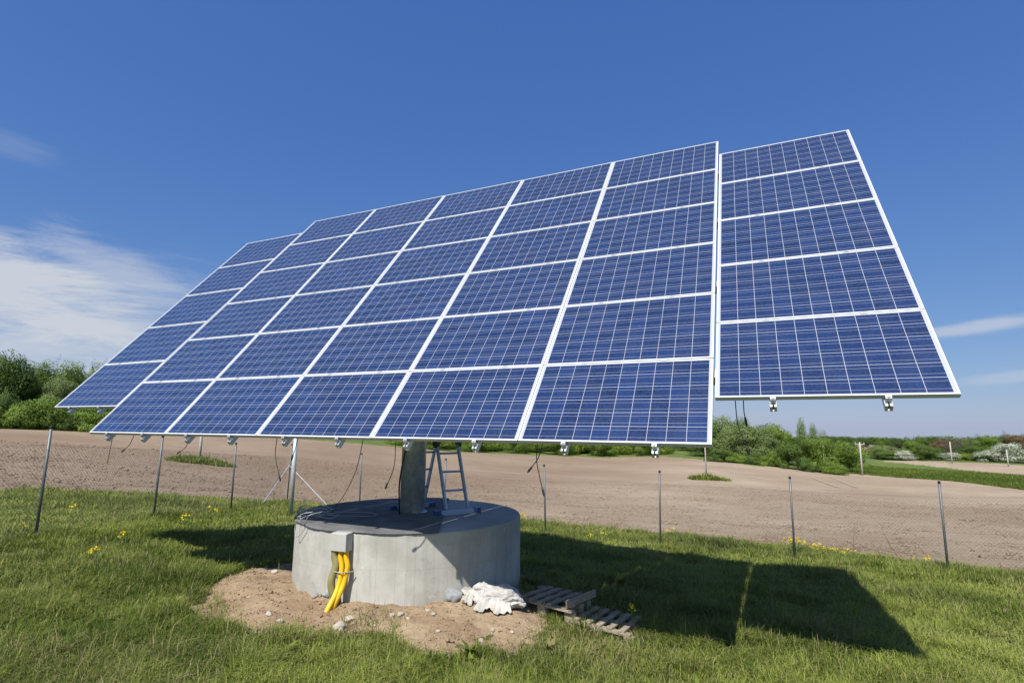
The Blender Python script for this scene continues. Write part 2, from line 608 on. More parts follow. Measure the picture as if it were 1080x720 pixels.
def mat_leaf(name, a_, b_, blossom=None, amount=0.0):
    t = NT(name)
    v = t.attr('tone')
    col = t.mix(v, a_, b_)
    col = t.mix(t.math('MULTIPLY', t.objrand(), .35), col, tuple(x * 1.5 for x in a_))
    if blossom:
        col = t.mix(t.math('MULTIPLY', t.math('GREATER_THAN', t.attr('spot'), 1 - amount), .9), col, blossom)
    p = t.node('ShaderNodeBsdfPrincipled')
    t.put(p.inputs['Base Color'], col)
    p.inputs['Roughness'].default_value = .7
    p.inputs['Specular IOR Level'].default_value = .25
    tr = t.node('ShaderNodeBsdfTranslucent')
    t.put(tr.inputs[0], col)
    mx = t.node('ShaderNodeMixShader'); mx.inputs[0].default_value = .13
    t.l.new(p.outputs[0], mx.inputs[1]); t.l.new(tr.outputs[0], mx.inputs[2])
    return t.done(mx.outputs[0])


def mat_wood():
    t = NT('weathered_pallet_wood')
    c = t.coord('Object')
    r = t.objrand()
    mp = t.node('ShaderNodeMapping'); mp.inputs['Scale'].default_value = (14, 3, 14)
    t.l.new(c, mp.inputs[0])
    g = t.noise(mp.outputs[0], 6, 5, .65, .4)
    b = t.noise(c, 5, 5)
    col = t.mix(t.ramp(g, .35, .7), (.215, .175, .13), (.43, .37, .295))
    col = t.mix(t.math('MULTIPLY', r, .35), col, (.24, .19, .13))
    col = t.mix(t.math('MULTIPLY', t.ramp(b, .5, .75), .4), col, (.13, .11, .09))
    return t.done(t.bsdf(col, .88, 0, t.bump(g, .4, .006), .2))


def mat_sack():
    t = NT('woven_sack')
    c = t.coord('Object')
    a = t.noise(c, 9, 6, .65, .4); b = t.noise(c, 55, 3, .6)
    col = t.mix(t.ramp(a, .3, .7), (.33, .315, .29), (.49, .48, .455))
    foot = t.ramp(t.math('ADD', t.node('ShaderNodeSeparateXYZ').outputs[2], 0), 0, 1)
    col = t.mix(t.math('MULTIPLY', t.ramp(t.noise(c, 4, 4), .58, .72), .55), col, (.42, .31, .21))
    h = t.math('ADD', t.math('MULTIPLY', a, 1.0), t.math('MULTIPLY', b, .15))
    return t.done(t.bsdf(col, .75, 0, t.bump(h, .6, .03), .3))


M['cells'] = mat_cells()
M['concrete'] = mat_concrete()
M['felt'] = mat_felt()
M['dirt'] = mat_dirt()
M['field'] = mat_field()
M['turf'] = mat_turf('turf_soil', (.075, .10, .030), (.11, .13, .045), (.16, .14, .07))
M['meadow'] = mat_turf('green_crop', (.06, .115, .016), (.085, .15, .022), (.11, .14, .03), 1.2)
M['pale_meadow'] = mat_turf('pale_meadow', (.09, .14, .032), (.13, .17, .045), (.17, .17, .07), .6)
M['grass'] = mat_grass()
M['wood'] = mat_wood()
M['sack'] = mat_sack()
M['leaf_mid'] = mat_leaf('leaf_mid', (.066, .118, .014), (.185, .26, .040))
M['leaf_dark'] = mat_leaf('leaf_dark', (.042, .078, .014), (.105, .16, .03))
M['leaf_fresh'] = mat_leaf('leaf_fresh', (.105, .165, .018), (.23, .29, .05))
M['leaf_willow'] = mat_leaf('leaf_willow', (.085, .125, .034), (.17, .215, .075))
M['leaf_spruce'] = mat_leaf('leaf_spruce', (.026, .05, .014), (.062, .10, .026))
M['leaf_white'] = mat_leaf('leaf_white', (.06, .10, .03), (.13, .18, .07), (.78, .78, .68), .45)
M['leaf_red'] = mat_leaf('leaf_red', (.09, .065, .03), (.17, .11, .055))
M['leaf_bare'] = mat_leaf('leaf_bare', (.10, .095, .075), (.17, .155, .12))

# ------------------------------------------------------------------ terrain
CTRL = np.array([
    (0.05, 1.55, -.03), (-1.25, 2.12, .0), (9.88, 2.24, -.12), (8.27, 1.58, -.07), (10.28, 8.93, -.74), (8.17, 9.3, -.93), (5, 9.5, -.85),
    (-2.9, .9, .15), (-4.2, 3.75, -.06), (-5.3, 6.7, -.32), (-6.8, 10.1, -.58), (-3.8, 10.4, -.72), (-.5, 10.4, -.80), (2.9, 10.4, -.86), (6.1, 10.4, -.90),
    (9.2, 10.8, -.95), (12.1, 10.4, -.90),
    (5.0, .6, .06), (5.6, 1.4, .05), (3.4, .5, .05), (2.5, 1.6, -.02), (5.8, 2.8, -.02), (4.2, 3.7, -.08), (6.6, 1.6, -.03),
    (2.8, -1.9, .14), (6.6, -.2, .0), (8.7, -4.5, .32), (10.5, 1.5, -.08), (12, 4, -.3), (2, -6, .4), (14, -6, .2), (-6, -3, .5),
    (-27.8, 21.9, -.54), (2.96, 55.2, -2.99), (-70, 27.5, 1.44), (-65, 37.9, .90), (-44.7, 85.9, -2.55), (-20.8, 106.6, -3.84), (6.1, 100.4, -4.06),
    (22.8, 104.6, -5.27), (31, 87.8, -4.58), (33.4, 71.5, -4.08), (44.1, 141, -5.66), (50.1, 165.5, -5.56), (39.1, 183, -6.05), (64.2, 310.6, -5.2),
    (-150, 80, 2.5), (-60, 250, -2), (150, 120, -7), (80, -60, 1), (-60, -80, 3), (150, -150, 2), (0, 700, -16), (200, 600, -18), (-500, 300, 0),
    (0, 3000, -75), (1500, 2500, -75), (-2500, 1500, -50), (2500, 0, -50), (0, -2500, -30), (-2500, -500, -30), (2000, -2000, -30)])


def warp(xy):
    d = np.asarray(xy, float) - np.array([5.0, 2.0])
    r = np.linalg.norm(d, axis=-1, keepdims=True) + 1e-9
    return d / r * np.arcsinh(r / 7.0)


def _k(r2):
    return np.where(r2 > 1e-12, .5 * r2 * np.log(r2 + 1e-12), 0)


_P = warp(CTRL[:, :2])
_n = len(_P)
_A = np.zeros((_n + 3, _n + 3))
_A[:_n, :_n] = _k(((_P[:, None] - _P[None]) ** 2).sum(-1)) + np.eye(_n) * 2e-3
_A[:_n, _n] = 1; _A[:_n, _n + 1:] = _P
_A[_n, :_n] = 1; _A[_n + 1:, :_n] = _P.T
_W = np.linalg.solve(_A, np.concatenate([CTRL[:, 2], np.zeros(3)]))


def H(x, y):
    xy = np.stack(np.broadcast_arrays(np.asarray(x, float), np.asarray(y, float)), -1)
    sh = xy.shape[:-1]
    q = warp(xy.reshape(-1, 2))
    out = np.empty(len(q))
    for i in range(0, len(q), 20000):
        b = q[i:i + 20000]
        out[i:i + 20000] = _k(((b[:, None] - _P[None]) ** 2).sum(-1)) @ _W[:_n] + _W[_n] + b @ _W[_n + 1:]
    out = out.reshape(sh)
    return out if sh else float(out)


def ray(px, py):
    return RW @ np.array([(px - 540) / FPX, (360 - py) / FPX, 1.0])


def on_ground(px, py, far=60):
    d = ray(px, py); d = d / np.hypot(d[0], d[1])
    t = np.arange(2, far, .02)
    z = CAM[2] + d[2] * t - H(CAM[0] + d[0] * t, CAM[1] + d[1] * t)
    i = int(np.argmax(z < 0)) if (z < 0).any() else len(t) - 1
    p = CAM + d * t[i]
    p[2] = H(p[0], p[1])
    return p


def az_of(px, py=460):
    d = ray(px, py)
    return math.atan2(d[0], d[1])


def far_point(px, D):
    a = az_of(px)
    x, y = CAM[0] + D * math.sin(a), CAM[1] + D * math.cos(a)
    return np.array([x, y, H(x, y)])


def z_at(px, py, D):
    d = ray(px, py)
    return CAM[2] + d[2] * D / math.hypot(d[0], d[1])


# edge of the mown plot against the field (bearing, distance) and far edge of the field
_b = [on_ground(*p) for p in ((0, 516), (90, 519), (180, 524), (260, 528), (320, 531), (377, 536), (575, 552), (700, 564), (836, 577), (940, 589), (1079, 607))]
B_AZ = np.array([math.atan2(p[0] - CAM[0], p[1] - CAM[1]) for p in _b])
B_R = np.array([math.hypot(p[0] - CAM[0], p[1] - CAM[1]) for p in _b])
F_PX = (-60, 0, 130, 300, 480, 640, 700, 790, 905, 1000, 1080, 1200)
F_D = (84, 85, 86, 92, 104, 114, 117, 104, 111, 95, 80, 66)
F_AZ = np.array([az_of(p) for p in F_PX])


def plot_edge(az):
    lo = az < B_AZ[0]; hi = az > B_AZ[-1]
    r = np.interp(az, B_AZ, B_R)
    r = np.where(lo, B_R[0] * (1 + .25 * (B_AZ[0] - az)), r)
    r = np.where(hi, B_R[-1] * (1 - .1 * (az - B_AZ[-1])), r)
    return r


PAD = np.array([4.175, 1.965])
PAD_R, PAD_TOP = 1.505, .885

# outline of the bare sandy patch
DIRT = [on_ground(*p)[:2] for p in ((200, 650), (208, 624), (244, 602), (300, 594))] + [PAD + (-.9, 1.0), PAD + (1.0, 1.3)] + \
       [on_ground(*p)[:2] for p in ((556, 618), (566, 640), (572, 660), (566, 682), (540, 690), (512, 682), (478, 694), (430, 694), (405, 676), (360, 668), (320, 664), (275, 668), (235, 658))]
DIRT = np.array(DIRT)


def poly_dist(x, y, poly):
    """signed distance, positive inside"""
    x, y = np.asarray(x, float), np.asarray(y, float)
    ins = np.zeros(x.shape, bool)
    best = np.full(x.shape, 1e9)
    n = len(poly)
    for i in range(n):
        (x0, y0), (x1, y1) = poly[i], poly[(i + 1) % n]
        c = (y0 > y) != (y1 > y)
        with np.errstate(divide='ignore', invalid='ignore'):
            xi = (x1 - x0) * (y - y0) / (y1 - y0 + 1e-12) + x0
        ins ^= c & (x < xi)
        dx, dy = x1 - x0, y1 - y0
        t = np.clip(((x - x0) * dx + (y - y0) * dy) / (dx * dx + dy * dy + 1e-12), 0, 1)
        best = np.minimum(best, np.hypot(x - x0 - t * dx, y - y0 - t * dy))
    return np.where(ins, best, -best)


def vnoise(x, y, s, seed=0, octaves=3):
    """cheap value noise, -1..1"""
    out = np.zeros(np.shape(x)); amp = 1; tot_ = 0
    for o in range(octaves):
        X, Y = np.asarray(x) * s * 2 ** o + 17.3 * o + seed, np.asarray(y) * s * 2 ** o - 9.1 * o + seed * 1.7
        xi, yi = np.floor(X).astype(np.int64), np.floor(Y).astype(np.int64)
        fx, fy = X - xi, Y - yi
        fx = fx * fx * (3 - 2 * fx); fy = fy * fy * (3 - 2 * fy)

        def hsh(a, b):
            h = (a * 374761393 + b * 668265263 + (seed + o) * 1274126177) & 0x7fffffff
            h = ((h ^ (h >> 13)) * 1274126177) & 0x7fffffff
            return ((h ^ (h >> 16)) & 0xffff) / 32767.5 - 1
        v = (hsh(xi, yi) * (1 - fx) + hsh(xi + 1, yi) * fx) * (1 - fy) + (hsh(xi, yi + 1) * (1 - fx) + hsh(xi + 1, yi + 1) * fx) * fy
        out += v * amp; tot_ += amp; amp *= .5
    return out / tot_


# polar sheet of ground round the spot in front of the array
HEAD = math.atan2(-0.413292, 0.896923)
azs = np.concatenate([np.arange(-52, 52, .35), np.arange(52, 308, 4.0)])
azs = np.radians(azs) + HEAD
rs = [0.25]
while rs[-1] < 3200: rs.append(rs[-1] + max(.14, rs[-1] * .021))
rs = np.array(rs)
NA, NR = len(azs), len(rs)
AZ, RR = np.meshgrid(azs, rs, indexing='ij')
GX, GY = CAM[0] + RR * np.sin(AZ), CAM[1] + RR * np.cos(AZ)
GZ = H(GX, GY)
GZ = GZ + .03 * vnoise(GX, GY, .9, 3) * (RR < 40)
GV = np.stack([GX, GY, GZ], -1).reshape(-1, 3)
ii, jj = np.meshgrid(np.arange(NA), np.arange(NR - 1), indexing='ij')
i2 = (ii + 1) % NA
quads = np.stack([ii * NR + jj, ii * NR + jj + 1, i2 * NR + jj + 1, i2 * NR + jj], -1).reshape(-1, 4)
fc = GV[quads].mean(1)
faz = np.arctan2(fc[:, 0] - CAM[0], fc[:, 1] - CAM[1])
faz = (faz - HEAD + math.pi) % (2 * math.pi) - math.pi + HEAD
fr = np.hypot(fc[:, 0] - CAM[0], fc[:, 1] - CAM[1])
edge = plot_edge(faz) * (1 + .012 * vnoise(fc[:, 0], fc[:, 1], 1.3, 5))
fedge = np.interp(faz, F_AZ, F_D)
inview = np.abs(faz - HEAD) < R(62)
kind = np.zeros(len(quads), int)                       # 0 plot turf
kind[fr > edge] = 1                                    # field
kind[(fr > fedge) & (fr > edge)] = 2                   # rough meadow beyond
kind[~inview & (fr > 14)] = 2
a930, a960 = az_of(930), az_of(1300)
tan_ = (fr > np.interp(faz, [az_of(935), az_of(1000), az_of(1080)], [176, 146, 118])) & (fr < np.interp(faz, [az_of(935), az_of(1000), az_of(1080)], [184, 176, 172])) & (faz > a930)
kind[tan_] = 3
kind[(fr > 235) & (fr < 330) & (faz > az_of(895)) & (faz < az_of(962))] = 3
kind[(fr > fedge) & (fr < fedge + 40) & (faz > az_of(905))] = 4
kind[tan_] = 3


def sheet(name, sel, mat, dz=0.0):
    q = quads[sel]
    used, inv = np.unique(q, return_inverse=True)
    v = GV[used].copy(); v[:, 2] += dz
    me = fast_mesh(name, v, inv.reshape(-1), np.full(len(q), 4), mat, True)
    o = bpy.data.objects.new(name, me)
    COL.objects.link(o)
    tag(o, kind='structure')
    # face up
    if me.polygons[0].normal.z < 0: me.flip_normals()
    return o


sheet('ground', kind == 0, M['turf'])
sheet('ploughed_field', kind == 1, M['field'])
sheet('meadow', kind == 2, M['pale_meadow'])
sheet('far_field', kind == 3, M['field'])
sheet('green_crop', kind == 4, M['meadow'])


def dirt_patch():
    x0, y0 = DIRT.min(0) - .4; x1, y1 = DIRT.max(0) + .4
    nx, ny = int((x1 - x0) / .035), int((y1 - y0) / .035)
    X, Y = np.meshgrid(np.linspace(x0, x1, nx), np.linspace(y0, y1, ny), indexing='ij')
    sdist = poly_dist(X, Y, DIRT) + .24 * vnoise(X, Y, 1.9, 11, 5)
    k = np.clip(sdist / .35, -1, 1)
    pd = np.hypot(X - PAD[0], Y - PAD[1])
    mound = .05 * np.clip(k, 0, 1) + .035 * np.exp(-((pd - 1.5) / .55) ** 2) * np.clip(k, 0, 1)
    q = on_ground(256, 628)
    mound += .11 * np.exp(-(((X - q[0]) / .5) ** 2 + ((Y - q[1]) / .42) ** 2)) * np.clip(k, 0, 1)
    z = H(X, Y) + mound + np.where(k < 0, k * .12, 0) + .045 * vnoise(X, Y, 3.2, 2, 5) + .024 * vnoise(X, Y, 11, 4, 4)
    v = np.stack([X, Y, z], -1).reshape(-1, 3)
    I, J = np.meshgrid(np.arange(nx - 1), np.arange(ny - 1), indexing='ij')
    q = np.stack([I * ny + J, (I + 1) * ny + J, (I + 1) * ny + J + 1, I * ny + J + 1], -1).reshape(-1, 4)
    keep = (sdist[:-1, :-1].reshape(-1) > -.35) & (pd[:-1, :-1].reshape(-1) > PAD_R - .12)
    q = q[keep]
    used, inv = np.unique(q, return_inverse=True)
    me = fast_mesh('dirt_patch', v[used], inv.reshape(-1), np.full(len(q), 4), M['dirt'], True)
    o = bpy.data.objects.new('dirt_patch', me); COL.objects.link(o)
    tag(o, kind='structure')
    return (X, Y, z)


DG = dirt_patch()


def surf(x, y):
    """ground height including the sandy patch"""
    X, Y, Z = DG
    i = int(round((x - X[0, 0]) / (X[1, 0] - X[0, 0]))); j = int(round((y - Y[0, 0]) / (Y[0, 1] - Y[0, 0])))
    h = H(x, y)
    if 0 <= i < X.shape[0] and 0 <= j < X.shape[1]: h = max(h, Z[i, j])
    return h


# two pale wheel tracks far out in the field
for pa, pb in (((856, 503), (884, 514)), ((877, 503), (903, 514))):
    a, b = on_ground(*pa, far=110), on_ground(*pb, far=110)
    pts = np.linspace(a, b, 14)
    d = (b - a)[:2]; d /= np.linalg.norm(d); nrm = np.array([-d[1], d[0]])
    v, f = [], []
    for i, p in enumerate(pts):
        for sg in (-.16, .16):
            xy = p[:2] + nrm * sg
            v.append((xy[0], xy[1], H(*xy) + .05))
    for i in range(len(pts) - 1): f.append((2 * i, 2 * i + 1, 2 * i + 3, 2 * i + 2))
    mb = MB().add(v, f)
    o = mb.build('wheel_track', simple('track_soil', (.34, .275, .205), .95, 0, .12, 2, .1) if 'track_soil' not in bpy.data.materials else bpy.data.materials['track_soil'])
    tag(o, kind='structure')


# ------------------------------------------------------------------ grass and clods
def blades(name, P, L, W, lean, az, tone, dry):
    n = len(P)
    sx, sy = np.cos(az), np.sin(az)                         # across the blade
    lx, ly = -sy * lean, sx * lean
    bend = rng.uniform(.3, 1.0, n)
    def at(t, wd):
        cx = P[:, 0] + lx * L * (t * t * bend + t * (1 - bend))
        cy = P[:, 1] + ly * L * (t * t * bend + t * (1 - bend))
        cz = P[:, 2] + L * t * np.sqrt(np.maximum(.05, 1 - (lean * t) ** 2 * .8))
        return (np.stack([cx - sx * wd, cy - sy * wd, cz], -1), np.stack([cx + sx * wd, cy + sy * wd, cz], -1))
    a0, a1 = at(-.04, W * .5); b0, b1 = at(.55, W * .42); t0, t1 = at(1.0, W * .02)
    v = np.stack([a0, a1, b0, b1, t0], 1).reshape(-1, 3)
    base = np.arange(n)[:, None] * 5
    loops = np.concatenate([base + np.array([[0, 1, 3, 2]]), base + np.array([[2, 3, 4]])], 1).reshape(-1)
    sizes = np.tile([4, 3], n)
    me = fast_mesh(name, v, loops, sizes, M['grass'])
    set_attr(me, 'tone', np.repeat(tone, 5)); set_attr(me, 'dry', np.repeat(dry, 5))
    o = bpy.data.objects.new(name, me); COL.objects.link(o)
    tag(o, kind='stuff')
    return o


def plot_grass():
    N = 1600000
    az = rng.uniform(HEAD - R(56), HEAD + R(56), N)
    u = rng.uniform(0, 1, N)
    r0, r1 = 2.6, 26.0
    r = r0 * (r1 / r0) ** (u ** .80)
    x, y = CAM[0] + r * np.sin(az), CAM[1] + r * np.cos(az)
    e = plot_edge(az) * (1 + .015 * vnoise(x, y, 1.3, 5))
    keep = (r < e + .12) & (np.hypot(x - PAD[0], y - PAD[1]) > PAD_R + .02)
    sdist = poly_dist(x, y, DIRT) + .24 * vnoise(x, y, 1.9, 11, 5)
    keep &= (sdist < .02) | (rng.random(N) < .010 + 1.1 * np.clip(.42 - sdist, 0, 1) * (vnoise(x, y, 3.3, 8, 3) > .18))
    # worn ground in front of the pallets
    q = on_ground(585, 680)
    worn = np.exp(-(((x - q[0]) / .9) ** 2 + ((y - q[1]) / .45) ** 2))
    keep &= rng.random(N) > worn * .45
    patch = vnoise(x, y, .55, 21, 4)
    fine = vnoise(x, y, 2.4, 33, 3)
    keep &= rng.random(N) < np.clip(.80 + .5 * fine, .25, 1) * np.clip(1 - 2.4 * np.clip(vnoise(x, y, 1.7, 47, 3) - .30, 0, 1), .2, 1)
    x, y, r, az, patch, fine, worn = (a[keep] for a in (x, y, r, az, patch, fine, worn))
    n = len(x)
    z = H(x, y) + .03 * vnoise(x, y, .9, 3)
    L = (.082 + .070 * patch + .050 * fine) * rng.lognormal(0, .36, n)
    L *= 1 + 1.7 * np.clip(vnoise(x, y, 2.9, 71, 2) - .22, 0, .6)
    ef = np.clip((plot_edge(az) - r) / 3, 0, 1)
    L *= 1 + .35 * (1 - ef)                                # taller fringe by the fence
    L = np.clip(L, .025, .30) * (1 - .5 * worn)
    W = (.0021 + .00052 * r) * rng.uniform(.7, 1.3, n)
    lean = np.clip(rng.normal(.72, .26, n), .05, .99)
    lying = rng.random(n) < (.16 + .30 * np.clip(vnoise(x, y, .7, 77, 3) + .15, 0, 1))
    lean[lying] = rng.uniform(.93, .995, lying.sum()); L[lying] = np.clip(L[lying] * 1.5, .06, .22)
    tone = np.clip(.40 - .62 * patch + .42 * fine + rng.normal(0, .2, n), 0, 1)
    tone = np.clip(tone + .25 * lying, 0, 1)
    dry = np.clip((rng.random(n) < .10 + .10 * np.clip(-patch + .1, 0, 1) + .5 * worn + .26 * np.clip((vnoise(x, y, 1.1, 63, 4) - .12) * 3, 0, 1)).astype(float) * rng.uniform(.45, 1, n) + .12 * np.clip(vnoise(x, y, .8, 55, 3), 0, 1), 0, 1)
    print('blades', n)
    return blades('grass', np.stack([x, y, z], -1), L, W, lean, rng.uniform(0, 2 * math.pi, n), tone, dry)


plot_grass()


def broad_weeds():
    n = 1100
    az = rng.uniform(HEAD - R(54), HEAD + R(54), n)
    r = 3.0 * (16 / 3.0) ** rng.random(n)
    x, y = CAM[0] + r * np.sin(az), CAM[1] + r * np.cos(az)
    k = (r < plot_edge(az)) & (np.hypot(x - PAD[0], y - PAD[1]) > PAD_R + .1) & (poly_dist(x, y, DIRT) < -.05) & (vnoise(x, y, .9, 15, 3) > -.1)
    x, y = x[k], y[k]; n = len(x); q = 9
    X = np.repeat(x, q) + rng.normal(0, .012, n * q); Y = np.repeat(y, q) + rng.normal(0, .012, n * q)
    sz = np.repeat(rng.lognormal(0, .3, n), q)
    blades('weed_leaves', np.stack([X, Y, H(X, Y) + .01], -1), .060 * sz * rng.uniform(.7, 1.3, n * q), .020 * sz, np.clip(rng.normal(.85, .1, n * q), .4, .98),
           rng.uniform(0, 6.3, n * q), np.repeat(np.clip(rng.normal(.25, .2, n), 0, 1), q), np.repeat((rng.random(n) < .08) * .5, q))


broad_weeds()


def pole_grass(name, c, rx, n, L0):
    a = rng.uniform(0, 2 * math.pi, n); rr = np.sqrt(rng.random(n)) * (1 + .25 * np.sin(3 * a + 1))
    x, y = c[0] + rx * rr * np.cos(a), c[1] + rx * .55 * rr * np.sin(a)
    z = H(x, y)
    dd = math.hypot(c[0] - CAM[0], c[1] - CAM[1])
    L = L0 * rng.lognormal(0, .3, n) * (1.15 - .6 * rr)
    o = blades(name, np.stack([x, y, z], -1), L, np.full(n, .0016 * dd), np.clip(rng.normal(.5, .25, n), .05, .95), rng.uniform(0, 6.3, n),
               np.clip(rng.normal(.5, .25, n), 0, 1), (rng.random(n) < .1) * .8)
    return o


def clods():
    n = 70000
    az = rng.uniform(HEAD - R(52), HEAD + R(52), n)
    e = plot_edge(az)
    r = e + .1 + 34 * rng.random(n) ** 1.6
    x, y = CAM[0] + r * np.sin(az), CAM[1] + r * np.cos(az)
    s = np.clip(rng.lognormal(math.log(.0145), .55, n), .005, .075) * (1 + (r - e) * .02)
    z = H(x, y) + s * .25
    o6 = np.array([[1, 0, 0], [-1, 0, 0], [0, 1, 0], [0, -1, 0], [0, 0, .75], [0, 0, -.75]])
    tri = np.array([[0, 2, 4], [2, 1, 4], [1, 3, 4], [3, 0, 4], [2, 0, 5], [1, 2, 5], [3, 1, 5], [0, 3, 5]])
    ang = rng.uniform(0, 6.3, n)
    v = o6[None] * s[:, None, None] * rng.uniform(.6, 1.4, (n, 6, 1))
    c, sn = np.cos(ang)[:, None], np.sin(ang)[:, None]
    vx = v[..., 0] * c - v[..., 1] * sn; vy = v[..., 0] * sn + v[..., 1] * c
    v = np.stack([vx + x[:, None], vy + y[:, None], v[..., 2] + z[:, None]], -1).reshape(-1, 3)
    loops = (tri[None] + (np.arange(n) * 6)[:, None, None]).reshape(-1)
    me = fast_mesh('soil_clods', v, loops, np.full(n * 8, 3), M['field'])
    o = bpy.data.objects.new('soil_clods', me); COL.objects.link(o)
    tag(o, kind='stuff')


clods()


def crumbs():
    n = 26000
    x = rng.uniform(DIRT[:, 0].min() - .2, DIRT[:, 0].max() + .2, n); y = rng.uniform(DIRT[:, 1].min() - .2, DIRT[:, 1].max() + .2, n)
    sd_ = poly_dist(x, y, DIRT) + .24 * vnoise(x, y, 1.9, 11, 5)
    k = (sd_ > -.12) & (np.hypot(x - PAD[0], y - PAD[1]) > PAD_R + .01) & (rng.random(n) < .25 + .75 * np.clip(vnoise(x, y, 2.6, 91, 3) * 1.6 + .3, 0, 1))
    x, y = x[k], y[k]; n = len(x)
    s = np.clip(rng.lognormal(math.log(.0065), .55, n), .003, .03)
    z = np.array([surf(a, b) for a, b in zip(x, y)]) + s * .2
    o6 = np.array([[1, 0, 0], [-1, 0, 0], [0, 1, 0], [0, -1, 0], [0, 0, .75], [0, 0, -.75]])
    tri = np.array([[0, 2, 4], [2, 1, 4], [1, 3, 4], [3, 0, 4], [2, 0, 5], [1, 2, 5], [3, 1, 5], [0, 3, 5]])
    v = o6[None] * s[:, None, None] * rng.uniform(.6, 1.5, (n, 6, 1))
    v = (v + np.stack([x, y, z], -1)[:, None]).reshape(-1, 3)
    loops = (tri[None] + (np.arange(n) * 6)[:, None, None]).reshape(-1)
    me = fast_mesh('soil_crumbs', v, loops, np.full(n * 8, 3), M['dirt'])
    o = bpy.data.objects.new('soil_crumbs', me); COL.objects.link(o)
    tag(o, kind='stuff')


crumbs()


def verge():
    n = 60000
    az = rng.uniform(az_of(880), az_of(1180), n)
    fd = np.interp(az, F_AZ, F_D)
    r = fd + 42 * rng.random(n) ** 1.5 - .3
    x, y = CAM[0] + r * np.sin(az), CAM[1] + r * np.cos(az)
    pt = vnoise(x, y, .06, 61, 3)
    L = (.13 + .16 * np.clip(pt, 0, 1)) * rng.lognormal(0, .35, n)
    blades('verge_grass', np.stack([x, y, H(x, y)], -1), L, np.full(n, .06), np.clip(rng.normal(.4, .25, n), .05, .95), rng.uniform(0, 6.3, n),
           np.clip(.15 + .5 * pt + rng.normal(0, .15, n), 0, 1), (rng.random(n) < .06) * .7)


verge()


# ------------------------------------------------------------------ trees
def crown_mesh(name, seed, lobes, n, leaf, zs=1.0, gaps=.35):
    """leaf clumps on and inside irregular lobes; unit box: x,y in -.5...5, z 0..1"""
    g = np.random.default_rng(seed)
    P, T, NRM = [], [], []
    tot_w = sum(l[3] ** 2 for l in lobes)
    for (cx, cy, cz, rad, rz) in lobes:
        k = int(n * rad ** 2 / tot_w)
        d = g.normal(size=(k, 3)); d /= np.linalg.norm(d, axis=1)[:, None]
        # sub-clumps on the lobe
        nc = 16
        cdir = g.normal(size=(nc, 3)); cdir /= np.linalg.norm(cdir, axis=1)[:, None]
        dot = d @ cdir.T
        near = dot.max(1)
        bul = np.clip(.62 + .5 * ((near - .62) / .38), .55, 1.12)
        rr = bul * (1 - .38 * g.random(k) ** 2.2)
        p = np.array([cx, cy, cz]) + d * rr[:, None] * np.array([rad, rad, rz])
        idx = dot.argmax(1)
        tone = np.clip(g.random(nc)[idx] * .4 + g.random(k) * .3 + g.uniform(-.1, .35), 0, 1)
        ok = g.random(k) > gaps * (near < .72)
        P.append(p[ok]); T.append(tone[ok]); NRM.append(d[ok])
    P, T, NRM = np.concatenate(P), np.concatenate(T), np.concatenate(NRM)
    lo, hi = np.percentile(P, 1, axis=0), np.percentile(P, 99, axis=0)
    P[:, :2] = (P[:, :2] - (lo + hi)[:2] / 2) / (hi - lo)[:2]
    P[:, 2] = .06 + (P[:, 2] - lo[2]) / (hi[2] - lo[2]) * .93
    m_ = P[:, 2] > .0
    P, T, NRM = P[m_], T[m_], NRM[m_]
    k = len(P)
    nn = NRM * 1.25 + g.normal(size=(k, 3)) * .42 + np.array([0, 0, .1])
    nn /= np.linalg.norm(nn, axis=1)[:, None]
    a = np.cross(nn, g.normal(size=(k, 3))); a /= np.linalg.norm(a, axis=1)[:, None]
    b = np.cross(nn, a)
    s = leaf * g.uniform(.6, 1.4, k)[:, None]
    a = a * s * np.array([1, 1, zs]); b = b * s * .6 * np.array([1, 1, zs])
    v = np.stack([P - a, P - b, P + a, P + b], 1).reshape(-1, 3)
    me = fast_mesh(name, v, np.arange(4 * k), np.full(k, 4), None)
    me.materials.append(M['leaf_mid'])
    set_attr(me, 'tone', np.repeat(T, 4)); set_attr(me, 'spot', np.repeat(g.random(k), 4))
    return me


def lobes_round(seed, nl, low=.12):
    g = random.Random(seed)
    out = [(0, 0, .50, .22, .30)]
    for i in range(nl):
        a = g.uniform(0, 6.28) if i % 2 else i * 2.4; r = g.uniform(.14, .34); z = g.uniform(low + .10, .88)
        r *= 1.0 - .55 * max(0, z - .55) / .45
        s = g.uniform(.13, .25)
        out.append((r * math.cos(a), r * math.sin(a), z, s, s * g.uniform(.7, 1.0)))
    return out


def lobes_cone(seed, lv):
    g = random.Random(seed)
    out = []
    for i in range(lv):
        t = i / (lv - 1)
        rad = .36 * (1 - t) ** .85 + .03
        for k in range(3 if t < .7 else 1):
            a = g.uniform(0, 6.28)
            out.append((rad * .45 * math.cos(a), rad * .45 * math.sin(a), .10 + .86 * t, rad * .75, .075))
    return out


def lobes_slim(seed, nl):
    g = random.Random(seed)
    out = []
    for i in range(nl):
        t = (i + .5) / nl
        s = (.27 * (1 - t) ** .45 + .09)
        a = g.uniform(0, 6.28)
        out.append((.16 * math.cos(a) * (1 - t), .16 * math.sin(a) * (1 - t), .14 + .80 * t, s, .11))
    return out


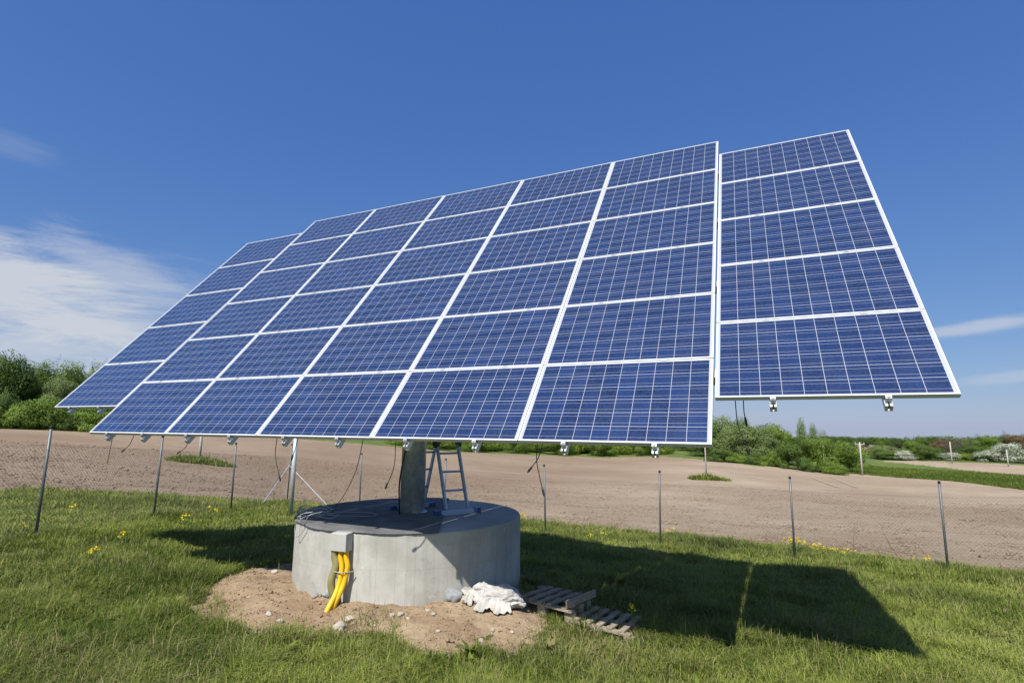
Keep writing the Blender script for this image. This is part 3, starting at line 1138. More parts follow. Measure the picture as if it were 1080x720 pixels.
CR = {
    'round': [crown_mesh('crown_round', s, lobes_round(s, 15), 15000, .0155, 1.15) for s in (1, 2, 3, 4)],
    'bush': [crown_mesh('crown_bush', s, [(x * 1.1, y * 1.1, max(.2, z * .8), r * 1.15, rz * 1.1) for x, y, z, r, rz in lobes_round(s, 14, .0)], 12000, .0165, 1.9, gaps=.2) for s in (11, 12, 13)],
    'cone': [crown_mesh('crown_cone', s, lobes_cone(s, 13), 10000, .018, .45) for s in (21, 22)],
    'slim': [crown_mesh('crown_slim', s, lobes_slim(s, 11), 11000, .022, .45) for s in (31, 32, 33)],
    'thin': [crown_mesh('crown_thin', s, lobes_round(s, 15), 2600, .013, gaps=.6) for s in (41, 42)],
}


def trunk_mesh(seed, bare=False):
    g = random.Random(seed)
    mb = MB()
    lean = g.uniform(-.03, .03)
    zs = np.linspace(-.03, .86, 8)
    mb.tube(np.stack([lean * zs + .012 * np.sin(zs * 7 + seed), .02 * np.sin(zs * 5), zs], -1), np.linspace(.020, .005, 8), 7)
    for i in range(14 if bare else 9):
        z0 = g.uniform(.2, .72); a = g.uniform(0, 6.28); l = g.uniform(.16, .36) * (1 - .4 * z0)
        p0 = np.array([lean * z0, 0, z0])
        p1 = p0 + np.array([math.cos(a) * l * .55, math.sin(a) * l * .55, l * .35])
        p2 = p0 + np.array([math.cos(a) * l, math.sin(a) * l, l * .85])
        mb.tube([p0, p1, p2], [.008, .005, .002], 5)
    me = bpy.data.meshes.new('trunk')
    me.from_pydata([tuple(v) for v in np.concatenate(mb.v)], [], mb.f)
    me.materials.append(M['bark'])
    return me


TR = [trunk_mesh(s) for s in range(4)]
TRB = [trunk_mesh(s, True) for s in range(4, 6)]
tree_i = 0


def tree(px, D, top_y, width_px, shape, leaf, label, group=None, name='tree', cat='tree'):
    global tree_i
    tree_i += 1
    p = far_point(px, D)
    a = az_of(px)
    depth = D * math.cos(a - HEAD)
    h = max(.6, z_at(px, top_y, D) - p[2])
    wd = width_px * depth / FPX * .95
    root = empty(name, tuple(p), label, cat, group)
    root.rotation_euler = (0, 0, (tree_i * 2.399) % 6.28)
    me = CR[shape][tree_i % len(CR[shape])]
    lift = {'round': .0, 'bush': -.08, 'cone': .0, 'slim': .0, 'thin': .08}[shape]
    c = bpy.data.objects.new('crown', me)
    COL.objects.link(c); c.parent = root
    c.location = (0, 0, h * lift)
    c.scale = (wd, wd * 1.05, h * (1 - lift))
    c.material_slots[0].link = 'OBJECT'
    c.material_slots[0].material = M[leaf]
    t = bpy.data.objects.new('trunk', (TRB if shape == 'thin' else TR)[tree_i % 2])
    COL.objects.link(t); t.parent = root
    k = min(wd, h) if shape in ('slim', 'cone') else wd
    t.scale = (k, k, h)
    return root


LW = 'trees of the dark wood at the left edge'
for k, (px, D, ty, wp) in enumerate(((-24, 100, 381, 40), (29, 112, 386, 20), (41, 113, 383, 22), (52, 115, 387, 18), (61, 112, 384, 22), (73, 114, 385, 20), (84, 116, 389, 18), (93, 112, 386, 22),
                      (106, 114, 388, 20), (118, 114, 387, 22), (133, 116, 390, 22), (148, 116, 391, 24), (166, 116, 393, 26), (34, 120, 390, 22), (68, 120, 390, 24), (100, 120, 391, 24))):
    tree(px, D, ty, wp * 1.5, 'slim' if k % 3 else 'cone', ('leaf_dark', 'leaf_mid', 'leaf_mid')[k % 3], 'tall slim tree in the back row of the wood left of the panels', LW)
tree(7, 97, 376, 50, 'round', 'leaf_dark', 'large dark leafy tree standing at the left edge of the wood')
tree(26, 98, 394, 34, 'round', 'leaf_dark', 'dark leafy tree beside the largest tree of the left wood')
for px, ty, wp in ((50, 398, 34), (68, 402, 34), (88, 405, 38), (112, 408, 36), (134, 410, 36), (156, 412, 34)):
    tree(px, 95, ty, wp, 'round', 'leaf_willow', 'grey green willow in the middle row of the wood left of the panels', 'grey green willows in the left wood')
for px, D, ty, wp, lf in ((-14, 88, 428, 44, 'leaf_mid'), (6, 90, 418, 34, 'leaf_dark'), (16, 87, 426, 34, 'leaf_mid'), (38, 88, 421, 50, 'leaf_mid'), (58, 90, 424, 30, 'leaf_dark'), (66, 87, 434, 32, 'leaf_dark'), (84, 88, 427, 38, 'leaf_mid'),
                       (104, 87, 435, 44, 'leaf_mid'), (124, 89, 430, 36, 'leaf_dark'), (140, 87, 438, 36, 'leaf_mid'), (160, 88, 434, 36, 'leaf_mid'), (180, 87, 442, 34, 'leaf_mid')):
    tree(px, D, ty, wp, 'bush' if D < 90 else 'round', lf, 'low leafy bush along the field edge below the left wood', 'bushes along the field edge at the left', 'bush', 'bush')
CB = 'bushes behind the field seen under the panels'
i = 0
for px in range(424, 745, 15):
    i += 1
    D = np.interp(px, F_PX, F_D) + 4 + (i % 3) * 5 + (22 if 695 < px < 745 else 0)
    tree(px, D, 452 + (i * 7) % 9, 26 + (i * 5) % 9, 'bush' if i % 3 else 'round', ('leaf_mid', 'leaf_fresh', 'leaf_dark')[i % 3],
         'green bush in the hedge across the field, seen under the panels', CB, 'bush', 'bush')
BT = 'green trees of the belt right of the panels'
for px, D, ty, wp, sh, lf in ((754, 120, 441, 34, 'slim', 'leaf_mid'), (767, 122, 440, 34, 'slim', 'leaf_fresh'), (742, 122, 443, 34, 'slim', 'leaf_dark'), (783, 124, 442, 34, 'slim', 'leaf_mid'),
                              (812, 118, 448, 38, 'round', 'leaf_mid'), (828, 120, 455, 34, 'round', 'leaf_mid')):
    tree(px, D, ty, wp, sh, lf, 'fresh green tree in the belt just right of the main panel block', BT)
for px, ty, wp in ((772, 448, 40), (793, 450, 44), (809, 459, 34)):
    tree(px, 113, ty, wp, 'round', 'leaf_willow', 'broad grey green willow in the belt right of the panels', 'grey green willows right of the panels')
for px, ty, wp, lf in ((757, 473, 26, 'leaf_dark'), (775, 477, 24, 'leaf_mid'), (790, 478, 20, 'leaf_dark'), (804, 480, 20, 'leaf_mid'), (818, 476, 22, 'leaf_mid')):
    tree(px, 108, ty, wp, 'bush', lf, 'low bush at the foot of the tree belt right of the panels', 'low bushes at the foot of the right tree belt', 'bush', 'bush')
tree(847, 118, 443, 15, 'slim', 'leaf_mid', 'tall pointed green tree, taller of the pair rising from the right belt')
tree(858, 119, 448, 13, 'slim', 'leaf_mid', 'shorter pointed green tree beside the taller one in the right belt')
tree(866, 124, 452, 12, 'thin', 'leaf_bare', 'thin nearly bare tree right of the pointed pair')
tree(839, 106, 461, 36, 'round', 'leaf_dark', 'round dark green tree at the field edge, left one below the pointed pair')
tree(863, 106, 461, 38, 'round', 'leaf_mid', 'broad round green tree at the field edge below the pointed pair')
tree(892, 117, 466, 40, 'round', 'leaf_mid', 'broad green tree beside the leftmost bare utility pole')
tree(878, 103, 487, 24, 'bush', 'leaf_mid', 'low round bush in front of the broad tree by the utility pole', None, 'bush', 'bush')
tree(850, 103, 487, 16, 'bush', 'leaf_dark', 'low green bush under the round dark tree at the field edge', None, 'bush', 'bush')
# right hand hedge, about 185 m away
tree(929, 190, 470, 28, 'round', 'leaf_willow', 'grey green tree at the left end of the far right hedge')
WB = 'white blossoming bushes in the far right hedge'
for px, ty, wp in ((952, 475, 18), (999, 477, 20), (1041, 474, 27), (1060, 467, 24), (1079, 474, 22)):
    tree(px, 184, ty, wp, 'round', 'leaf_white', 'white blossoming bush in the hedge beyond the strip of bare soil', WB, 'bush', 'bush')
FG = 'green trees in the far right hedge'
for px, D, ty, wp, lf in ((963, 192, 465, 20, 'leaf_mid'), (973, 186, 469, 20, 'leaf_dark'), (984, 186, 471, 20, 'leaf_dark'), (931, 187, 475, 22, 'leaf_dark'), (1023, 190, 470, 26, 'leaf_dark'), (1013, 185, 478, 16, 'leaf_fresh'),
                          (941, 188, 476, 20, 'leaf_mid'), (1052, 187, 476, 22, 'leaf_dark'), (1072, 186, 478, 22, 'leaf_dark'), (1096, 188, 470, 30, 'leaf_mid'), (1115, 188, 470, 34, 'leaf_mid'), (1030, 186, 478, 20, 'leaf_mid'),
                          (1138, 188, 470, 34, 'leaf_mid')):
    tree(px, D, ty, wp, 'round', lf, 'green tree in the hedge beyond the strip of bare soil', FG)
tree(991, 200, 463, 26, 'round', 'leaf_red', 'reddish brown tree left of the grey bare tree in the far hedge')
tree(1008, 196, 460, 34, 'thin', 'leaf_bare', 'grey bare tree with a broad crown in the far right hedge')
tree(1038, 215, 460, 32, 'round', 'leaf_mid', 'tall green tree between bare grey tree and pointed spruce')
tree(1056, 225, 458, 16, 'cone', 'leaf_spruce', 'dark pointed spruce rising behind the white bushes')
tree(1073, 215, 459, 32, 'round', 'leaf_red', 'reddish brown tree at the right edge above white bush')
tree(1100, 215, 459, 36, 'round', 'leaf_red', 'reddish brown tree beyond the right edge of the hedge')


MT = 'mixed trees standing in the hedge and wood on the far right'
for k, (px, D, ty, wp) in enumerate(((926, 250, 463, 11), (937, 260, 462, 9), (946, 250, 464, 12), (957, 240, 463, 10), (968, 250, 461, 10), (977, 235, 463, 13), (986, 255, 461, 9), (998, 240, 464, 11), (1018, 245, 462, 10),
                                     (1026, 235, 464, 13), (1032, 250, 460, 9), (1046, 235, 461, 12), (1064, 245, 459, 10), (1084, 235, 459, 13), (912, 262, 464, 9), (900, 270, 465, 10), (890, 280, 465, 9), (1094, 240, 460, 12))):
    tree(px, D, ty, wp, ('slim', 'cone', 'round')[k % 3], ('leaf_mid', 'leaf_dark', 'leaf_spruce', 'leaf_mid')[k % 4], 'dark green tree rising behind the far right hedge', MT)


def far_forest():
    """one mass of spruce and birch on the rise behind the fields"""
    vs, tones, spots = [], [], []
    g = np.random.default_rng(5)
    for k in range(230):
        px = g.uniform(868, 1130); D = g.uniform(330, 400)
        p = far_point(px, D)
        ty = np.interp(px, (868, 895, 930, 990, 1040, 1130), (467, 467, 462.5, 461, 461, 460)) + g.uniform(-2, 5)
        h = max(4, z_at(px, ty, D) - p[2])
        src = (CR['cone'] + CR['slim'] + CR['round'])[k % 9]
        co = np.empty(len(src.vertices) * 3, np.float32); src.vertices.foreach_get('co', co)
        co = co.reshape(-1, 4, 3)
        tn = np.empty(len(src.vertices), np.float32); src.attributes['tone'].data.foreach_get('value', tn)
        sel = g.random(len(co)) < .075
        q = co[sel].copy()
        ctr = q.mean(1, keepdims=True)
        q = ctr + (q - ctr) * 2.1
        wd = g.uniform(5, 8.5)
        q = q.reshape(-1, 3) * np.array([wd, wd, h]) + p
        vs.append(q); tones.append(np.clip(tn.reshape(-1, 4)[sel].reshape(-1) * .8 + g.uniform(-.25, .3), 0, 1))
    v = np.concatenate(vs)
    me = fast_mesh('far_forest', v, np.arange(len(v)), np.full(len(v) // 4, 4), M['leaf_dark'])
    set_attr(me, 'tone', np.concatenate(tones)); set_attr(me, 'spot', np.zeros(len(v)))
    o = bpy.data.objects.new('far_forest', me); COL.objects.link(o)
    tag(o, kind='stuff')


far_forest()


# ------------------------------------------------------------------ poles, shed in the distance
def utility_pole(px, D, top_y, r, label, arm=False, name='utility_pole', cat='pole', group=None):
    p = far_point(px, D)
    h = z_at(px, top_y, D) - p[2]
    root = empty(name, tuple(p), label, cat, group)
    MB().tube([p + (0, 0, -.4), p + (0, 0, h * .5), p + (0, 0, h)], [r, r * .9, r * .75], 10).build('shaft', M['pole_wood'], root, smooth=True)
    if arm:
        a = HEAD
        ax = np.array([math.cos(a), -math.sin(a), 0])
        mb = MB()
        mb.tube([p + (0, 0, h - .35) - ax * .8, p + (0, 0, h - .35) + ax * .8], .07, 6)
        mb.build('crossarm', M['pole_wood'], root)
        for s in (-.7, 0, .7):
            q = p + ax * s + (0, 0, h - .3)
            MB().tube([q, q + (0, 0, .16), q + (0, 0, .3)], [.05, .08, .03], 6).build('insulator', M['box_grey'], root)
    return root


utility_pole(906, 107, 466, .13, 'pale utility pole with crossarm at the near edge of the green strip', True)
utility_pole(1001, 168, 465.5, .14, 'pale bare pole in front of the grey bare tree')
utility_pole(1059.5, 160, 474, .13, 'shorter pale pole in front of the white bushes at the right')
utility_pole(867, 104, 470, .09, 'thin pale pole standing among the round trees of the right belt')
utility_pole(743, 60, 440, .07, 'thin pole on a grass tuft in the field, just right of the main panel block')
utility_pole(212.5, 45, 440, .10, 'thin pole on a long grass tuft in the field, behind the left panels')
utility_pole(901.5, 320, 470, .2, 'tiny distant pole left of the faraway strip of bare soil')
pole_grass('pole_grass_tuft', far_point(743, 59), 1.9, 2600, .42)
pole_grass('pole_grass_tuft', far_point(213, 44.2), 2.6, 3600, .36)

p = far_point(737, 139)
shed = empty('shed', tuple(p), 'small brown shed with pitched roof at the edge of the trees across the field', 'shed')
ax, ay = np.array([math.cos(HEAD), -math.sin(HEAD), 0]), np.array([math.sin(HEAD), math.cos(HEAD), 0])
XF = np.stack([ax, ay, (0, 0, 1)], 1)
MB().box(p + (0, 0, .8), (2.6, 2.4, 2.0), XF).build('wall', M['shed_wall'], shed)
v = [(-1.6, -1.5, 1.7), (1.6, -1.5, 1.7), (1.6, 0, 2.7), (-1.6, 0, 2.7), (1.6, 1.5, 1.7), (-1.6, 1.5, 1.7)]
v2 = [(a, b, c + .1) for a, b, c in v]
MB().add(np.array(v + v2) @ XF.T + p, [(0, 1, 2, 3), (3, 2, 4, 5), (7, 6, 9, 8), (8, 9, 11, 10), (0, 6, 7, 1), (5, 4, 10, 11), (1, 7, 8, 2), (2, 8, 10, 4), (0, 3, 9, 6), (3, 5, 11, 9)]).build('roof', M['shed_roof'], shed)
MB().box(p + ay * -1.22 + ax * .5 + (0, 0, .75), (.8, .04, 1.7), XF).build('door', M['dark_steel'], shed)

# ------------------------------------------------------------------ fence
FH = 1.86


def fence():
    left = [(-1.6, -2.0), (-2.9, .9), (-4.2, 3.75), (-5.35, 6.7), (-6.8, 10.1)]
    back = [(-6.8, 10.1), (-3.8, 10.4), (-.5, 10.4), (2.9, 10.4), (6.1, 10.3), (9.2, 10.6), (12.1, 10.4), (15.2, 10.3)]
    root = empty('chain_link_fence', (-6.8, 10.1, H(-6.8, 10.1)), 'chain link wire fence on slim grey posts between the grass and the field', 'fence')
    for i, (x, y) in enumerate(left + back[1:]):
        z = H(x, y)
        h = FH if i != 4 else FH + .12
        tilt = rng.normal(0, .012, 2)
        top = np.array([x + tilt[0] * h, y + tilt[1] * h, z + h])
        po = MB().tube([(x, y, z - .3), top], .024, 10).build('post', M['post_steel'], root, smooth=True)
        MB().tube([top - (0, 0, .03), top + (0, 0, .015), top + (0, 0, .028)], [.0275, .0275, .012], 10).build('post_cap', M['rubber'], po, smooth=True)
    # braces of the corner post
    c = np.array([-6.8, 10.1, H(-6.8, 10.1) + 1.25])
    for q in ((-5.95, 8.2), (-4.9, 10.3)):
        MB().tube([(q[0], q[1], H(*q) - .1), c], .016, 8).build('brace', M['pale_steel'], root)
    # wire netting: two families of diagonals following the ground
    mb = MB()
    for line, wire in ((left, .0017), (back, .0012)):
        L = np.array(line); seg = np.hypot(*(L[1:] - L[:-1]).T); S = np.concatenate([[0], np.cumsum(seg)])
        ss = np.linspace(0, S[-1], 200)
        bx, by = np.interp(ss, S, L[:, 0]), np.interp(ss, S, L[:, 1]); bz = np.interp(ss, S, H(L[:, 0], L[:, 1]))
        for sgn in (1, -1):
            for s0 in np.arange(-1.5, S[-1] + 1.5, .075):
                t = np.linspace(.04, 1.54, 5)
                s = s0 + sgn * t
                ok = (s > 0) & (s < S[-1])
                if ok.sum() < 2: continue
                s, t = s[ok], t[ok]
                off = .027
                pts = np.stack([np.interp(s, ss, bx), np.interp(s, ss, by) - off, np.interp(s, ss, bz) + t], -1)
                mb.tube(pts, wire, 3, False)
        for hgt in (.06, .8, 1.54):
            pts = np.stack([bx, by - .027, bz + hgt], -1)[::6]
            mb.tube(pts, .0018, 3, False)
    mb.build('wire_netting', M['netting'], root)


fence()

# lone galvanised pipe near the fence corner
q = np.array([-3.45, 7.1, 0]); q[2] = H(q[0], q[1])
o = empty('steel_pole', tuple(q), 'thick pale steel pipe standing in the grass before the braced fence corner', 'pole')
MB().tube([q + (0, 0, -.2), q + (.0, 0, 2.6)], .06, 16).build('shaft', M['pale_steel'], o, smooth=True)
MB().tube([q + (0, 0, 2.6), q + (0, 0, 2.64)], .066, 16).build('cap', M['dark_steel'], o, smooth=True)

# ------------------------------------------------------------------ concrete pad
z0 = -.35
mb = MB()
n = 44
prof = [(0, 0), (PAD_R - .02, 0), (PAD_R, 0), (PAD_R, PAD_TOP - .28 - z0), (PAD_R, PAD_TOP - .02 - z0), (PAD_R - .006, PAD_TOP - .006 - z0), (PAD_R - .02, PAD_TOP - z0), (1.0, PAD_TOP + .004 - z0), (.4, PAD_TOP + .008 - z0)]
v, f = [], []
for r_, z_ in prof[1:]:
    for k in range(n):
        a = 2 * math.pi * k / n
        rr = r_ + (.005 * math.sin(k * 2.4) + .004 * math.sin(k * 5.1 + 1) if r_ > PAD_R - .03 else 0)
        v.append((rr * math.cos(a), rr * math.sin(a), z_ + z0))
nr = len(prof) - 1
for i in range(nr - 1):
    for k in range(n): f.append((i * n + k, i * n + (k + 1) % n, (i + 1) * n + (k + 1) % n, (i + 1) * n + k))
f.append(tuple((nr - 1) * n + k for k in range(n)))
f.append(tuple(range(n - 1, -1, -1)))
mb.add(np.array(v) + np.array([*PAD, 0]), f)
pad = mb.build('concrete_pad', M['concrete'], loc=(*PAD, 0), smooth=False)
tag(pad, 'round pale grey concrete base carrying the solar array', 'base')


def felt():
    """dark sheet lying on the pad, its front edge drooping a little over the rim"""
    cut = np.array([5.30, .85]); cut2 = np.array([3.85, 3.5])        # straight cut edge of the sheet
    dcut = (cut2 - cut) / np.linalg.norm(cut2 - cut); ncut = np.array([dcut[1], -dcut[0]])   # pointing right
    g = np.linspace(-1.66, 1.66, 96)
    X, Y = np.meshgrid(g + PAD[0], g + PAD[1], indexing='ij')
    s = (X - cut[0]) * ncut[0] + (Y - cut[1]) * ncut[1]
    X = np.where(s > 0, X - ncut[0] * s, X); Y = np.where(s > 0, Y - ncut[1] * s, Y)
    d = np.hypot(X - PAD[0], Y - PAD[1])
    rmax = PAD_R + .014 + .012 * vnoise(X, Y, 1.8, 3)
    k = np.minimum(1, rmax / np.maximum(d, 1e-6))
    X, Y = PAD[0] + (X - PAD[0]) * k, PAD[1] + (Y - PAD[1]) * k
    d = np.hypot(X - PAD[0], Y - PAD[1])
    Z = PAD_TOP + .016 + .006 * vnoise(X, Y, 2.0, 9) + .004 * vnoise(X, Y, 6, 4)
    Z = Z - np.clip(d - PAD_R + .01, 0, 1) * .55
    nn = len(g)
    v = np.stack([X, Y, Z], -1).reshape(-1, 3)
    f = []
    for i in range(nn - 1):
        for j in range(nn - 1):
            q = [i * nn + j, (i + 1) * nn + j, (i + 1) * nn + j + 1, i * nn + j + 1]
            pts = v[q]
            ar = .5 * abs((pts[2, 0] - pts[0, 0]) * (pts[3, 1] - pts[1, 1]) - (pts[3, 0] - pts[1, 0]) * (pts[2, 1] - pts[0, 1]))
            if ar > 2e-6: f.append(tuple(q))
    mb = MB().add(v, f)
    o = mb.build('roofing_felt', M['felt'], loc=(*PAD, PAD_TOP), smooth=True)
    md = o.modifiers.new('thick', 'SOLIDIFY'); md.thickness = .007; md.offset = 0
    tag(o, 'dark grey sheet of roofing felt spread over the top of the concrete base', 'sheet')


felt()

# ------------------------------------------------------------------ solar tracker
TAU = R(40.58)
s_, c_ = math.sin(TAU), math.cos(TAU)
PM = np.array([[1, 0, 0], [0, s_, -c_], [0, c_, s_]])      # columns: U right, V up the slope, N out of the glass
PB = np.array([0, 0, 1.95])                                 # lower left corner of the main block


def pw(u, v, n_=0.0):
    return PM @ np.array([u, v, n_]) + PB


root = empty('solar_tracker', (*PAD, PAD_TOP), 'large tilted array of blue solar panels on one grey steel mast', 'solar array')
PW_, PH_, PITCH, ROWP = 1.6565, .992, 1.6628, 1.0
PD = .042


def panel_parts():
    fw = .016
    mb = MB()
    mb.bbox((0, PH_ / 2 - fw / 2, -PD / 2), (PW_, fw, PD), .0015)
    mb.bbox((0, -PH_ / 2 + fw / 2, -PD / 2), (PW_, fw, PD), .0015)
    mb.bbox((PW_ / 2 - fw / 2, 0, -PD / 2), (fw, PH_ - 2 * fw, PD), .0015)
    mb.bbox((-PW_ / 2 + fw / 2, 0, -PD / 2), (fw, PH_ - 2 * fw, PD), .0015)
    return mb


panel0 = cells0 = None
RIGHT_GAP = .012


def add_panel(u, v, first=[None]):
    c = pw(u, v)
    if first[0] is None:
        me_f = panel_parts()
        o = me_f.build('solar_panel', M['frame'], loc=(0, 0, 0))
        k = MB().box((0, 0, -.008), (PW_ - .032, PH_ - .032, .008)).build('cell_sheet', M['cells'], loc=(0, 0, 0))
        first[0] = (o, k)
    else:
        o = first[0][0].copy(); COL.objects.link(o)
        k = first[0][1].copy(); COL.objects.link(k)
    o.parent = root
    # each panel is mounted a hair out of true
    jit = Matrix.Rotation(rng.normal(0, .0011), 3, 'X') @ Matrix.Rotation(rng.normal(0, .0011), 3, 'Y')
    o.rotation_euler = (Matrix(PM.tolist()) @ jit).to_euler()
    o.location = tuple(c - np.array(root.location))
    k.parent = o
    k.location = (0, 0, 0); k.rotation_euler = (0, 0, 0)


cols = []
for ci in range(5):
    u = (ci + .5) * PITCH
    cols.append((u, 0))
    for ri in range(6): add_panel(u, ri + .5)
for u in (-.5 * PITCH - .004, 5.5 * PITCH + RIGHT_GAP):
    cols.append((u, .5))
    for ri in range(5): add_panel(u, ri + 1.0)

# rails behind each column, with the end clamps that hold the lowest frame
for u, vb in cols:
    nrow = 6 if vb == 0 else 5
    for fx in (-.39, .39):
        ur = u + fx
        va, vt = vb - .066, vb + nrow + .03
        mb = MB()
        L = vt - va; vc = (va + vt) / 2
        mb.box((ur, vc, -PD - .003 - .053), (.050, L, .006))
        mb.box((ur - .0155, vc, -PD - .003 - .025), (.019, L, .050))
        mb.box((ur + .0155, vc, -PD - .003 - .025), (.019, L, .050))
        rail = mb.build('mounting_rail', M['alu'], root, xf=np.block([[PM, PB[:, None]], [np.zeros((1, 3)), 1]]))
        mb = MB()
        mb.box((ur, vb - .018, -PD / 2 - .002), (.042, .024, PD + .004))
        mb.box((ur, vb - .006, .0035), (.042, .030, .004))
        mb.tube([(ur, vb - .020, .002), (ur, vb - .020, .012)], .0065, 6)
        mb.build('end_clamp', M['alu'], rail, xf=np.block([[PM, PB[:, None]], [np.zeros((1, 3)), 1]]))
XFP = np.block([[PM, PB[:, None]], [np.zeros((1, 3)), 1]])
# small clamps between the rows
mc = None
for u, vb in cols:
    nrow = 6 if vb == 0 else 5
    for r_ in range(1, nrow):
        for fx in (-.39, .39):
            if mc is None:
                mc = MB().box((0, 0, .0035), (.05, .026, .004)).tube([(0, 0, .004), (0, 0, .010)], .006, 6).build('middle_clamp', M['alu'], loc=(0, 0, 0))
                o = mc
            else:
                o = mc.copy(); COL.objects.link(o)
            o.parent = root
            o.location = tuple(pw(u + fx, vb + r_) - np.array(root.location))
            o.rotation_euler = Matrix(PM.tolist()).to_euler()
# purlins, torque tube, mast and slewing head
for v in (.9, 2.3, 3.7, 5.1):
    MB().box((2.5 * PITCH, v, -PD - .060 - .05), (7.3 * PITCH - .5, .10, .10)).build('cross_beam', M['galv'], root, xf=XFP)
for u in (2.5 * PITCH - 1.1, 2.5 * PITCH + 1.1):
    MB().box((u, 3.0, -PD - .16 - .07), (.12, 4.8, .14)).build('main_beam', M['galv'], root, xf=XFP)
hub = pw(2.5 * PITCH, 2.6, -.36)
MB().tube([hub + (-1.25, 0, 0), hub + (1.25, 0, 0)], .11, 20).build('torque_tube', M['galv'], root, smooth=True)
px_, py_ = PAD
top = hub[2] - .30
MB().tube([(px_, py_, PAD_TOP + .005), (px_, py_, top)], [.172, .165], 40).build('mast', M['galv'], root, smooth=True)
mb = MB().tube([(px_, py_, top - .02), (px_, py_, top + .12)], .26, 32)
mb.box((px_, hub[1], top + .22), (.36, .30, .34))
mb.build('slewing_head', M['dark_steel'], root)
mb = MB()
for k in range(10):
    a = 2 * math.pi * k / 10
    pass
MB().tube([(px_, py_, PAD_TOP + .002), (px_, py_, PAD_TOP + .022)], .205, 40).build('base_flange', M['galv'], root, smooth=True)
# tilt actuator from the mast to the lower beam
a0 = np.array([px_, py_ - .2, 2.55]); a1 = pw(2.5 * PITCH, 1.0, -.22)
MB().tube([a0, a1], .035, 12).build('tilt_actuator', M['dark_steel'], root)


def rel(px, py, Y):
    d = ray(px, py); k = (Y - CAM[1]) / d[1]
    return CAM + d * k


def cable(pix, Y, r=.0042, plug=True, Yend=None):
    n = len(pix)
    pts = [rel(a, b, Y + ((Yend - Y) * i / (n - 1) if Yend is not None else 0)) for i, (a, b) in enumerate(pix)]
    pts[0] = pts[0] + (0, .03, .06)
    c = spline(pts, 6)
    o = MB().tube(c, r, 7).build('hanging_cable', M['rubber'], root, smooth=True)
    if plug:
        d = c[-1] - c[-2]; d /= np.linalg.norm(d)
        MB().tube([c[-1] - d * .01, c[-1] + d * .015, c[-1] + d * .05, c[-1] + d * .07], [.006, .010, .010, .005], 8).build('connector', M['rubber'], o, smooth=True)


cable([(116, 464), (115.5, 477), (113, 489)], .12, plug=False)
cable([(140, 460), (137, 468), (131, 474)], .12)
cable([(199, 463), (196, 471), (190, 476)], .14)
cable([(290, 464), (290.5, 480), (294.5, 501)], .14)
cable([(313, 464), (311, 474), (309, 480)], .16)
cable([(381, 468), (376, 494), (364, 520), (352, 536)], .2, plug=False, Yend=1.1)
cable([(415, 469), (416.5, 486), (413, 500), (409, 509)], .2)
cable([(428, 470), (424, 492), (421, 515), (421.5, 545)], .4, r=.010, plug=False, Yend=1.70)
cable([(566, 468), (566, 484), (569, 502), (572, 515)], .18)
cable([(573, 468), (568, 482), (561, 492)], .18)
cable([(775, 419), (778, 446), (787, 471)], .5)
cable([(784, 418), (784.5, 432), (786, 441)], .5)

# ------------------------------------------------------------------ electrical box with conduits on the pad
def on_pad(px, py, off=0.0):
    d = ray(px, py); o_ = CAM[:2] - PAD; rr = PAD_R + off
    a = d[0] ** 2 + d[1] ** 2; b = 2 * (d[:2] @ o_); cc = o_ @ o_ - rr * rr
    k = (-b - math.sqrt(max(0, b * b - 4 * a * cc))) / 2 / a
    return CAM + d * k


bc = on_pad(364, 570)
nb = np.array([*(bc[:2] - PAD), 0]); nb /= np.linalg.norm(nb)
tb = np.array([-nb[1], nb[0], 0])
BX = np.stack([tb, nb, (0, 0, 1)], 1)
jb = empty('junction_box', tuple(bc), 'grey electrical box on the concrete wall with yellow conduits below it', 'electrical box')
BW, BD, BH = .205, .10, .195
cz = np.array([0, 0, .005])
MB().bbox(bc + nb * (BD / 2 + .004) + cz, (BW, BD, BH), .006, BX).build('box_body', M['box_grey'], jb)
MB().bbox(bc + nb * (BD + .014) + cz, (BW - .004, .022, BH - .004), .006, BX).build('lid', M['box_grey'], jb)
bot = bc + nb * .07 + (0, 0, -BH / 2)


def conduit(k0, pts, r, mat, rings=True):
    P = [bot + tb * k0 + (0, 0, .02), bot + tb * k0 + (0, 0, -.06)] + [np.array(q) for q in pts]
    c = spline(P, 14)
    n_ = len(c)
    rad = np.full(n_, r)
    o = MB().tube(c, rad, 14).build('conduit', mat, jb, smooth=True)
    return o


def padoff(px, py, off):
    return on_pad(px, py, off)


g0 = on_pad(352, 634, .22)
conduit(-.075, [padoff(354.5, 596, .075), padoff(349.5, 612, .11), padoff(351, 626, .10), padoff(357, 642, .05)], .041, M['olive'])
e1 = padoff(345, 640, .26); e1[2] = surf(e1[0], e1[1]) - .06
conduit(.0, [padoff(360.5, 598, .07), padoff(357.5, 615, .10), padoff(353, 628, .16), e1 + (0, 0, .06), e1], .027, M['yellow'])
e2 = padoff(349, 638, .20); e2[2] = surf(e2[0], e2[1]) - .08
conduit(.075, [padoff(366.5, 598, .07), padoff(363, 614, .08), padoff(357, 628, .13), e2 + (0, 0, .05), e2], .028, M['yellow'])
tie = padoff(361, 602, .07)
mb = MB()
mb.tube([tie - tb * .15 + nb * -.02 + (0, 0, .008), tie - tb * .07 + nb * .052, tie + tb * .05 + nb * .052, tie + tb * .12 + nb * -.03], .006, 6)
mb.build('cable_tie', M['wire_grey'], jb)

